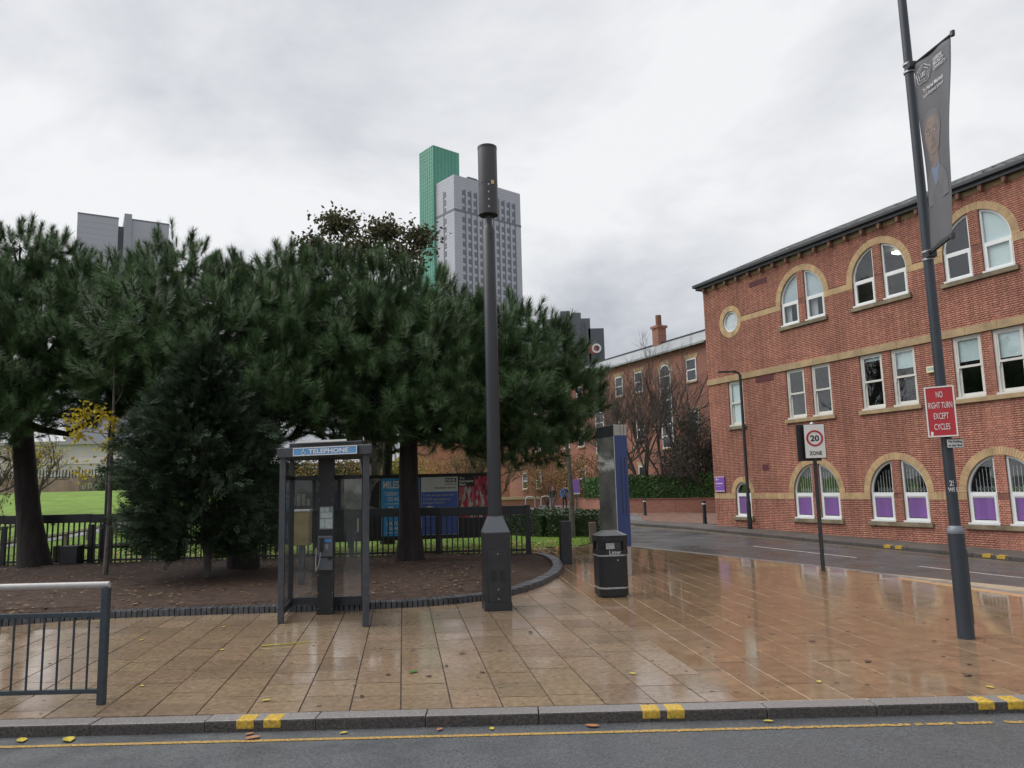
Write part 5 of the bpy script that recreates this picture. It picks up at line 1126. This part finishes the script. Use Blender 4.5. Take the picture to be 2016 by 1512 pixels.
# clipped hedges as closed leaf masses
def hedge(label, pts, w, h, m, dens, ls, seed, z0=0.0):
    rng = np.random.default_rng(seed); base = np.array(pts[0]); t = thing('hedge', label, 'hedge', (pts[0][0],pts[0][1],z0)); core = MB(); P = []
    for i in range(len(pts)-1):
        a_, b_ = np.array(pts[i])-base, np.array(pts[i+1])-base; d_ = b_-a_; L2 = np.hypot(*d_); u = d_/L2; nn = np.array([-u[1],u[0]])
        core.slab([tuple(a_-nn*w*.42), tuple(b_-nn*w*.42), tuple(b_+nn*w*.42), tuple(a_+nn*w*.42)], 0, h*.9)
        n = int(dens*L2*(2*h+w)); tt = rng.uniform(-.04,1.04,n); side = rng.uniform(0,2*h+w,n); off = np.where(side < h, -w/2, np.where(side < 2*h, w/2, rng.uniform(-w/2,w/2,n))); zz_ = np.where(side < h, side, np.where(side < 2*h, side-h, h)); q = a_+np.outer(tt,d_)+np.outer(off+rng.normal(size=n)*.045,nn)
        P.append(np.c_[q, zz_+rng.normal(size=n)*.05*(1+.6*np.sin(tt*L2*3))])
    core.build('inner_growth', m, t, fixn=True); P = np.concatenate(P); P[:,2] = np.maximum(P[:,2], .02); V = instance(LEAF, P, rng.normal(size=P.shape)+np.array([0,0,.4]), rng.uniform(.7,1.4,len(P))*ls, rng); soup('foliage', V, np.arange(len(V)).reshape(-1,3), m, t); return t
hedge('low dark clipped hedge behind the square bollard', [(-3.2,32.2),(-.6,29.3),(1.2,27.0),(2.9,26.6)], 1.0, .82, M_dhedge, 420, .085, 91)
hedge('long bright green hedge on top of the low brick wall', [(5.6,54.5),(7.2,47.9),(9.4,46.4),(12.2,44.8)], 1.3, 1.3, M_hedge, 260, .13, 92, .82)
hedge('dark hedge along the top of the park bank at left', [(-36.5,68.5),(-18,72),(-9,74)], 1.6, 2.2, M_dhedge, 70, .24, 93, 2.0)
# sapling by the low hedge
sp = thing('sapling', 'slim grey sapling trunk standing beside the square bollard and hedge', 'tree', (1.89,27.1-1.2,0)); MB().tube([(0,0,0),(.02,0,1.3),(-.03,.02,2.7),(-.25,.0,4.2)], [.11,.085,.07,.03], 8).build('trunk', M_barkg, sp, smooth=True)
b = MB(); rng = np.random.default_rng(97)
for k in range(4): branches(b, np.array([-.03,0,2.2+.35*k]), np.array([rng.normal()*.6,rng.normal()*.3,.8]), 1.3, .025, 3, rng, .6, .1, 2, None, 3)
b.build('branches', M_twig, sp)

# grass blades along the near edge of the lawn, leaf litter and fallen leaves
rng = np.random.default_rng(101); n = 26000; y = 19.8+rng.uniform(0,1,n)**1.4*16; x = np.array([park_x(v) for v in y])-rng.uniform(0,1,n)**1.3*26; P = np.c_[x,y,[park_z(a,b) for a,b in zip(x,y)]]
BL = np.array([(-.5,0,0),(.5,0,0),(.15,.25,1)])*np.array([.012,.02,.085]); V = instance(BL, P, np.array([0,0,1])+rng.normal(size=(n,3))*.3, rng.uniform(.6,1.3,n), rng)
tag(soup('grass', V, np.arange(len(V)).reshape(-1,3), mat('grass_blade',(0.15,0.25,0.035),.6,rand=.3,trans=.3)), 'short green grass along the near edge of the lawn', 'grass', kind='stuff')
n = 2600; yy = 10.2+rng.uniform(0,1,n)*12.5; xx = np.array([min(xr(v), .2)-.25 for v in np.minimum(yy,19.7)])-rng.uniform(0,1,n)**1.2*14; ok = (yy > 12) | (xx < -5); zz_ = np.where(yy < 19.6, .135, .03); P = np.c_[xx,yy,zz_][ok]; n = len(P)
FL = np.array([(-.5,-.3,0),(.5,-.3,.05),(.6,.4,.1),(-.5,-.3,0),(.6,.4,.1),(-.4,.45,.02)]); M3 = np.zeros((n,3,3)); aa = rng.uniform(0,6.28,n); s_ = rng.uniform(.03,.075,n)
M3[:,0,0] = np.cos(aa)*s_; M3[:,0,1] = -np.sin(aa)*s_; M3[:,1,0] = np.sin(aa)*s_; M3[:,1,1] = np.cos(aa)*s_; M3[:,2,2] = s_*2; V = (np.einsum('nij,kj->nki', M3, FL)+P[:,None,:]).reshape(-1,3)
tag(soup('leaf_litter', V, np.arange(len(V)).reshape(-1,3), mat('litter',(0.15,0.09,0.035),.7,rand=.6)), 'scattered brown leaf litter over the soil bed', 'leaf litter', kind='stuff')
n = 2600; yy = 19.75+rng.uniform(0,1,n)**1.5*4.5; xx = -rng.uniform(-.1,1,n)*16; P = np.c_[xx,yy,np.full(n,.05)]; M3 = np.zeros((n,3,3)); aa = rng.uniform(0,6.28,n); s_ = rng.uniform(.04,.09,n)
M3[:,0,0] = np.cos(aa)*s_; M3[:,0,1] = -np.sin(aa)*s_; M3[:,1,0] = np.sin(aa)*s_; M3[:,1,1] = np.cos(aa)*s_; M3[:,2,2] = s_*4; V = (np.einsum('nij,kj->nki', M3, FL)+P[:,None,:]).reshape(-1,3)
tag(soup('leaf_litter', V, np.arange(len(V)).reshape(-1,3), mat('litter_yellow',(0.34,0.20,0.05),.7,rand=.5)), 'yellow-brown leaf litter on the grass just behind the black fence', 'leaf litter', kind='stuff')
LM = {'yellow': mat('leaf_yellow',(0.50,0.40,0.05),.4,noise=(60,.3)), 'orange': mat('leaf_orange',(0.40,0.17,0.08),.4,noise=(60,.3)), 'brown': mat('leaf_brown',(0.09,0.045,0.03),.35,noise=(60,.3)), 'green': mat('leaf_green',(0.03,0.16,0.02),.4,noise=(60,.3))}
def fallen_leaf(x, y, z, size, c, label):
    b = MB(); pr = [(0,0),(.25,.22),(.55,.30),(.8,.18),(1,0),(.8,-.2),(.5,-.27),(.2,-.18)]; a = random.uniform(0,6.28); cu = random.uniform(.05,.25)
    b.v = [((u-.5)*size, v*size, .006+abs(v)*cu*size+.1*size*(u-.5)**2) for u, v in pr]+[(0,0,.004)]; b.f = [(i,(i+1)%8,8) for i in range(8)]
    t = b.build('fallen_leaf', LM[c], None, (x,y,z), a); tag(t, label, 'leaf', 'fallen leaves on road and paving')
for x, y, s, lb in ((-3.82,6.12,.13,'large yellow leaf in the gutter at far left'),(-3.45,6.10,.15,'yellow and brown leaf pair member in the gutter near the guard rail'),(-1.35,6.10,.07,'narrow yellow leaf standing in the gutter left of the kerb joint'),(-.22,6.12,.075,'yellow curled leaf in the gutter below the mast'),(1.9,6.13,.08,'yellow leaf in the gutter right of the central yellow kerb marks')): fallen_leaf(x,y,-.083,s,'yellow',lb)
for x, y, s, lb in ((-2.08,6.13,.075,'orange leaf in the gutter under the left yellow kerb marks'),(-2.02,6.03,.12,'pale orange leaf lying on the yellow road line'),(-.62,6.12,.07,'rust leaf in the gutter below the telephone kiosk side'),(.55,6.12,.12,'long rust leaf in the gutter left of the central yellow kerb marks')): fallen_leaf(x,y,-.080,s,'orange',lb)
fallen_leaf(-1.02,7.62,.004,.12,'green','single green leaf on the paving below the mast')
BROWN = ['brown leaf just left of the green leaf on the paving','brown leaf just right of the green leaf on the paving','large brown leaf behind the green leaf on the paving','brown leaf two slabs right of the green leaf','brown leaf on the slabs in front of the mast','brown leaf right in front of the mast cabinet','brown leaf near the kerb below the kiosk','brown leaf between the mast and the litter bin','brown leaf on the wet slabs left of the lamp column','brown leaf near the kerb left of the right kerb marks','brown leaf at the foot of the lamp column','brown leaf on the glossy slabs below the zone sign','brown leaf in front of the lamp column','brown leaf on the glossy slabs nearest the zone sign','brown leaf on the paving behind the lamp column']
YEL = ['yellow leaf on the paving above the plant stalk','yellow leaf near the kerb above the left yellow marks','yellow leaf beside the guard rail end post','yellow leaf on the paving above the central kerb marks','pale yellow leaf near the kerb below the lamp column','yellow leaf on the paving right of the central kerb marks','yellow leaf behind the guard rail on the paving','yellow leaf near the brick edging at left']
for k, (x,y) in enumerate(((-1.25,7.55),(-.85,7.45),(-.72,7.85),(-.35,7.55),(-.6,8.4),(-.2,8.5),(-1.35,6.8),(.15,9.5),(3.35,7.6),(3.95,7.0),(4.45,8.45),(3.2,8.6),(4.2,7.4),(3.0,10.2),(4.9,9.5))): fallen_leaf(x,y,.003,random.uniform(.06,.12),'brown',BROWN[k])
for k, (x,y) in enumerate(((-3.35,8.9),(-2.15,6.75),(-3.5,7.35),(1.05,7.35),(3.9,6.6),(2.6,6.9),(-4.6,9.6),(-3.9,10.4))): fallen_leaf(x,y,.003,random.uniform(.05,.09),'yellow',YEL[k])
stx = MB().tube([(-2.95,9.05,.012),(-2.75,9.08,.016),(-2.42,9.22,.012)], [.010,.009,.005], 5); tag(stx.build('plant_stalk', mat('stalk',(0.35,0.33,0.06),.5)), 'long yellow-green plant stalk lying on the paving left of the kiosk', 'stalk')

# ------------------------------------------------------------------ far buildings, wall, people
def brick_mat(name, c1, c2, mort, sc=1.0):
    m = bpy.data.materials.new(name); m.use_nodes = True; nt = m.node_tree; tc_ = N(nt,'ShaderNodeTexCoord'); mp = N(nt,'ShaderNodeMapping'); mp.inputs['Rotation'].default_value = (R(90),0,0); nt.links.new(tc_.outputs['Object'], mp.inputs[0]); bt_ = N(nt,'ShaderNodeTexBrick'); nt.links.new(mp.outputs[0], bt_.inputs['Vector'])
    bt_.inputs['Color1'].default_value = (*c1,1); bt_.inputs['Color2'].default_value = (*c2,1); bt_.inputs['Mortar'].default_value = (*mort,1); bt_.inputs['Scale'].default_value = 1; bt_.inputs['Brick Width'].default_value = .22*sc; bt_.inputs['Row Height'].default_value = .075*sc; bt_.inputs['Mortar Size'].default_value = .006*sc
    nt.links.new(bt_.outputs[0], nt.nodes['Principled BSDF'].inputs['Base Color']); nt.nodes['Principled BSDF'].inputs['Roughness'].default_value = .8; MATS[name] = m; return m
M_fbrick = brick_mat('far_brick', (0.32,0.138,0.094), (0.25,0.102,0.072), (0.17,0.10,0.08))
# brick building with slate roof further up the street, parallel to the first
an = thing('slate_roofed_building', 'red brick building with slate roof and chimney behind the bare trees', 'building', (13.0,50.0,0), RZB)
MB().box(-34,0,0,8,-.1,11.1).build('wall', M_fbrick, an); r_ = MB().prism([(-34.3,0),(.2,0),(.2,.001),(-34.3,.001)],0,.001)
rf2 = MB(); rf2.quad((-34.3,-.35,11.05),(.2,-.35,11.05),(.2,4,13.0),(-34.3,4,13.0)); rf2.quad((-34.3,8.3,11.05),(.2,8.3,11.05),(.2,4,13.0),(-34.3,4,13.0)); rf2.box(-34.3,.2,-.42,-.28,10.95,11.08); ro2 = rf2.build('roof', mat('pale_slate',(0.27,0.29,0.30),.5,noise=(1.5,.25)), an)
MB().box(-34.3,.2,3.9,4.1,12.95,13.1).build('ridge', M_lead, ro2); chm = MB().box(-10.9,-10.1,3.6,4.4,12.0,14.3).build('chimney', M_fbrick, an); MB().box(-11.0,-10.0,3.5,4.5,14.3,14.5).build('chimney_cap', M_fbrick, chm); MB().cyl(-10.5,4.0,14.5,15.4,.24).build('chimney_pot', mat('pot_terracotta',(0.16,0.07,0.05),.8), chm)
M_dpane = glass('far_glass', (0.4,0.43,0.45), .10)
M_dark = mat('dark_glass', (0.03,0.034,0.04), .08, spec=.7)
def far_window(x, z, w, h, arch=False):
    if arch:
        out = [(x-w/2,z),(x+w/2,z)]+arc(x,z+h-w/2,w/2,0,math.pi,10); inn = [(x-w/2+.08,z+.08),(x+w/2-.08,z+.08)]+arc(x,z+h-w/2,w/2-.08,0,math.pi,10); lin = [(x-w/2-.3,z+h-w/2)]+[(x+w/2+.3,z+h-w/2)]+arc(x,z+h-w/2,w/2+.3,0,math.pi,10)
        MB().prism(lin,-.03,.05).build('lintel', M_stone, an, fixn=True)
    else:
        out = [(x-w/2,z),(x+w/2,z),(x+w/2,z+h),(x-w/2,z+h)]; inn = [(x-w/2+.08,z+.08),(x+w/2-.08,z+.08),(x+w/2-.08,z+h-.08),(x-w/2+.08,z+h-.08)]; MB().prism([(x-w/2-.12,z+h+.01),(x+w/2+.12,z+h+.01),(x+w/2+.25,z+h+.32),(x-w/2-.25,z+h+.32)],-.03,.05).build('lintel', M_stone, an, fixn=True)
    f_ = MB().ring(out, inn, -.06, .03).build('window', M_upvc, an, fixn=True); MB().prism(inn, -.035, -.03).build('pane', M_dark, f_, fixn=True)
    n = max(1, round(h/.95))
    for k in range(1, n+1 if arch else n): MB().box(x-w/2+.06,x+w/2-.06,-.055,-.02,z+h*k/(n+(1 if arch else 0))-.04,z+h*k/(n+(1 if arch else 0))+.04).build('glazing_bar', M_upvc, f_)
    MB().box(x-w/2-.06,x+w/2+.06,-.12,-.0,z-.12,z).build('sill', M_stone, f_)
for x in (-1.6,-7.9,-10.6,-16.8,-19.4,-25,-28): 
    for z in (8.6,5.0,1.5): far_window(x, z, 1.05, 1.55)
for x in (-4.6,-13.7,-22.3): far_window(x, 4.2, 1.3, 6.0, True)
# low wall along the court with coping
lwall = thing('low_brick_wall', 'low red brick wall under the long green hedge', 'wall', (12.6,43.9,0))
pts = [(12.6,43.9),(9.5,45.4),(7.0,46.9),(5.75,51.5),(4.3,60.0)]
for i in range(4):
    a_, b_ = np.array(pts[i]), np.array(pts[i+1]); L2 = float(np.hypot(*(b_-a_))); rz = math.atan2(*(b_-a_)[::-1]); MB().box(0,L2,-.14,.14,0,.80).build('wall', M_fbrick, lwall, (float(a_[0]-12.6),float(a_[1]-43.9),0), rz); MB().box(-.02,L2+.02,-.18,.18,.80,.86).build('coping', mat('coping_brick',(0.20,0.085,0.06),.8,noise=(4,.3)), lwall, (float(a_[0]-12.6),float(a_[1]-43.9),0), rz)
w2 = thing('stone_capped_wall', 'low brick wall with pale stone cap beside the cycle stands', 'wall', (-2.5,64,0)); MB().box(-1.5,4.5,-.2,.2,0,.7).build('wall', M_fbrick, w2); MB().box(-1.6,4.6,-.28,.28,.7,.92).build('cap', mat('pale_stone',(0.42,0.32,0.20),.7,noise=(2,.2)), w2); MB().box(-7,-1.7,-.3,.3,0,2.2).build('pier', M_fbrick, w2)
# brick hall behind the hoarding, pale block and boundary wall behind the park at left
hb = thing('brick_hall', 'plain orange brick hall seen between the trunks above the hoarding', 'building', (-8.5,66,0)); MB().box(-1,8,0,8,0,6.4).build('wall', brick_mat('hall_brick',(0.40,0.17,0.10),(0.34,0.135,0.08),(0.24,0.13,0.10)), hb); MB().box(-1.2,8.2,-.2,8.2,6.4,6.6).build('roof', M_lead, hb)
pbk = thing('pale_block', 'pale flat-roofed building beyond the park bank at left', 'building', (-52,86,1.9)); MB().box(-7,16,0,9,0,5.8).build('wall', mat('pale_render',(0.50,0.46,0.46),.8,noise=(.6,.1)), pbk); MB().box(-7.3,16.3,-.3,9.3,5.8,6.2).build('roof', mat('pale_parapet',(0.36,0.34,0.36),.8), pbk); MB().box(-7.1,16.1,-.06,-.01,3.6,4.3).build('fascia', mat('pale_band',(0.62,0.55,0.55),.7), pbk)
bw = thing('boundary_wall', 'pinkish boundary wall with white graffiti behind the park lawn', 'wall', (-42,70,2.2)); MB().box(-12,6,-.15,.15,-.3,1.35).build('wall', mat('pink_wall',(0.30,0.21,0.17),.8,noise=(1,.25)), bw); MB().box(2.3,7.4,-.19,.17,-.3,1.4).build('timber_panel', M_tim, bw)
gf = MB(); rg = random.Random(4); px0 = 2.7
for k in range(4): gf.tube([(px0+k*.5+rg.uniform(-.1,.3),-.21,.35+rg.uniform(-.1,.5)) for q in range(5)], .035, 4)
gf.build('graffiti', M_wht, bw)
sf = thing('spiked_fence', 'dark spiked fence on top of the boundary wall', 'fence', (-42,70.05,3.55)); MB().box(-6,5,-.03,.03,.05,.12).build('rail', M_blk, sf)
for k in range(36): MB().box(-6+k*.3,-5.93+k*.3,-.03,.03,0,.75).build('spike', M_blk, sf)

# far towers
M_tgrn = mat('tower_green', (0.115,0.35,0.255), .5, noise=(.05,.15)); M_twht = mat('tower_panel', (0.47,0.485,0.53), .6, noise=(.06,.08)); M_tdk = mat('tower_dark_hazed', (0.16,0.17,0.20), .5); M_tln = mat('tower_joint', (0.36,0.375,0.42), .6); M_tgl = mat('tower_joint_green', (0.035,0.20,0.14), .6)  # dark tower grey lightened, with distance haze put into the colour
tw = thing('green_and_grey_tower', 'tall grey tower block with a bright green end tower', 'tower block', (-18.3,250,0), R(40))
# local: +x face runs right and away, -y side faces the camera
TH = 109.0
MB().box(0,30,0,11.0,0,TH).build('body', M_twht, tw); MB().box(9.2,22,4.0,9,TH,TH+2.6).build('plant_room', M_tdk, tw); MB().box(10,14,5,7,TH+2.6,TH+3.4).build('plant_frame', M_tdk, tw)
MB().box(-1.0,10.5,11.02,20.0,0,TH+14.5).build('green_tower', M_tgrn, tw)
for k in range(6): MB().box(-1.06,-1.0,11.9+k*1.4,12.0+k*1.4,0,TH+14.4).build('green_joint', M_tgl, tw)
for k in range(7): MB().box(-.5+k*1.5,-.4+k*1.5,10.96,11.02,TH,TH+14.4).build('green_joint', M_tgl, tw)
for k in range(40): MB().box(-1.04,-1.0,11.03,19.99,TH+14-k*1.4,TH+14.06-k*1.4).build('green_joint', M_tgl, tw)
for k in range(46): z = TH-1.0-k*1.1; MB().box(-.03,30.03,-.03,.02,z,z+.07).build('panel_joint', M_tln, tw); MB().box(-.03,.02,0,11,z,z+.07).build('panel_joint', M_tln, tw)
for z in (TH-12.5, TH-12.5-36.5): MB().box(-.12,30.12,-.12,11.0,z-.3,z+.3).build('band', M_tdk, tw)
FL_H = 2.92; wbx = MB().box(0,1.15,-.10,.05,0,1.75).build('window', M_tdk, tw); wmesh = wbx.data; bpy.data.objects.remove(wbx)
nW = 0; cols_x = [3.4,5.9,8.4,10.9,13.4,15.9,18.4,20.9,23.4,25.9]
for c, x in enumerate(cols_x):
    MB().box(x+1.15,x+1.5,-.14,.05,TH-60,TH-4.4).build('window_strip', M_tdk, tw)
    for k in range(18):
        z = TH-6.6-k*FL_H-(.9 if k > 2 else 0); link('window', wmesh, tw, (x+(0 if (k+c) % 2 else .05),0,z)); nW += 1
MB().box(-.16,.05,6.0,6.35,TH-60,TH-4.4).build('window_strip', M_tdk, tw); wb2 = MB().box(-.12,.05,0,1.2,0,1.75).build('window', M_tdk, tw); wm2 = wb2.data; bpy.data.objects.remove(wb2)
for k in range(18): link('window', wm2, tw, (0,4.8,TH-6.6-k*FL_H-(.9 if k > 2 else 0)))
lt = thing('pale_grey_tower', 'pale grey windowless tower above the left pines', 'tower block', (-117.9,200,0), R(30))
gm = mat('left_tower_panel', (0.42,0.435,0.475), .6, noise=(.05,.05)); MB().box(0,10,0,14,0,79).build('left_slab', gm, lt); MB().box(10,11.4,2,12,0,77.5).build('link', M_tdk, lt); MB().box(11.4,13.3,-.8,10,0,80.6).build('lift_shaft', mat('shaft_grey',(0.33,0.35,0.38),.6), lt); MB().box(13.3,23,0,14,0,79.2).build('right_slab', gm, lt)
for x0,x1,z in ((-.05,10.05,79),(13.25,23.05,79.2)): MB().box(x0,x1,-.1,14.1,z,z+.35).build('parapet', M_tdk, lt)
for k in range(22):
    z = 77-k*1.6; MB().box(0,10,-.03,.02,z,z+.06).build('panel_joint', mat('lt_joint',(0.385,0.40,0.44),.6), lt); MB().box(13.3,23,-.03,.02,z-.7,z-.64).build('panel_joint', mat('lt_joint',(0,0,0)), lt)
dt = thing('dark_stepped_tower', 'dark grey stepped building with a round sign beyond the pines', 'building', (12,150,0)); dm = mat('dark_clad', (0.075,0.082,0.10), .5, noise=(.1,.1)); dm2 = mat('dark_clad2', (0.10,0.107,0.13), .5)
MB().box(-5,4.0,0,10,0,35.0).build('body', dm2, dt); MB().box(-1.9,.0,0,8,35,36.6).build('stack', dm2, dt); MB().box(.35,2.2,0,8,35,36.2).build('stack', dm2, dt); MB().box(2.2,2.8,-.3,6,0,34.2).build('fin', dm, dt); MB().box(2.8,3.6,.5,8,0,33.2).build('glass_strip', mat('strip_glass',(0.33,0.34,0.36),.3), dt); MB().box(3.6,6.7,0,9,0,32.9).build('right_wing', dm, dt)
for k in range(3): MB().box(2.8,3.6,.4,.5,31.8-k*1.5,32.0-k*1.5).build('glazing_bar', M_tdk, dt)
MB().ring(arc(5.1,28.8,.95,0,2*math.pi*23/24,23), arc(5.1,28.8,.6,0,2*math.pi*23/24,23), -.2, -.02).build('round_sign', M_wht, dt, fixn=True); MB().prism(arc(4.3,28.6,.9,0,2*math.pi*17/18,17), -.15, -.02).build('red_sign', mat('sign_rust',(0.32,0.06,0.05),.5), dt, fixn=True)

# people walking on the path
def person(x, y, rz, label, top, legs, skinm, hair, h=1.74, stride=.22, shoe=None):
    sk = {'pel':(0,0,.93,.135),'che':(0,0,1.20,.150),'sho':(0,0,1.40,.125),'nec':(0,-.01,1.50,.055),'hea':(0,-.03,1.60,.085),'cro':(0,-.02,1.70,.075),
      'hl':(.09,0,.90,.095),'kl':(.10,-stride*.6,.50,.065),'al':(.10,-stride*.9+.05,.10,.045),'tl':(.11,-stride*.9-.14,.035,.035),'hr':(-.09,0,.90,.095),'kr':(-.10,stride*.15,.50,.065),'ar':(-.10,stride,.10,.045),'tr':(-.11,stride-.17,.04,.035),
      'sl':(.20,0,1.40,.065),'el':(.27,.03,1.13,.052),'wl':(.24,-.14,.93,.038),'fl':(.23,-.19,.86,.03),'sr':(-.20,0,1.40,.065),'er':(-.28,.05,1.13,.052),'wr':(-.24,-.10,.93,.038),'fr':(-.23,-.15,.86,.03)}
    ed = [('pel','che'),('che','sho'),('sho','nec'),('nec','hea'),('hea','cro'),('pel','hl'),('hl','kl'),('kl','al'),('al','tl'),('pel','hr'),('hr','kr'),('kr','ar'),('ar','tr'),('sho','sl'),('sl','el'),('el','wl'),('wl','fl'),('sho','sr'),('sr','er'),('er','wr'),('wr','fr')]
    ks = list(sk); me = bpy.data.meshes.new('person'); me.from_pydata([sk[k][:3] for k in ks], [(ks.index(a),ks.index(b)) for a,b in ed], []); o = bpy.data.objects.new('tmp', me); COL.objects.link(o); m1 = o.modifiers.new('s','SKIN')
    for i,k in enumerate(ks): o.data.skin_vertices[0].data[i].radius = (sk[k][3], sk[k][3]*(.72 if k in ('pel','che','sho') else 1)); o.data.skin_vertices[0].data[i].use_root = (k == 'pel')
    o.modifiers.new('u','SUBSURF').levels = 2; dg = bpy.context.evaluated_depsgraph_get(); nm = bpy.data.meshes.new_from_object(o.evaluated_get(dg)); bpy.data.objects.remove(o)
    for m_ in (top, legs, skinm, hair, shoe): nm.materials.append(m_)
    for p in nm.polygons:
        c = p.center; p.use_smooth = True
        p.material_index = 3 if (c.z > 1.645 or (c.z > 1.53 and c.y > .0)) else 2 if c.z > 1.475 or (abs(c.x) > .17 and c.z < .91) else 0 if c.z > .90 or abs(c.x) > .19 else 4 if c.z < .09 else 1
    t = link('person', nm, None, (x,y,0.01), rz); t.scale = (h/1.76,)*3; tag(t, label, 'person', 'people on the path'); return t
sknm = mat('skin',(0.36,0.21,0.15),.6); hrm = mat('hair_dark',(0.03,0.022,0.018),.7); shw = mat('shoe_white',(0.55,0.55,0.55),.6)
person(3.66,56.6,R(12), 'person in a bright blue jacket and dark trousers walking on the path', mat('jacket_blue',(0.02,0.115,0.36),.6,noise=(6,.25)), mat('trousers_black',(0.015,0.016,0.02),.8), sknm, hrm, 1.78, .12, shw)
person(2.75,55.0,R(-35), 'person in dark clothes striding left of the person in blue', mat('coat_dark',(0.02,0.022,0.022),.8), mat('trousers_grey',(0.075,0.07,0.075),.8), sknm, hrm, 1.76, .34, shw)
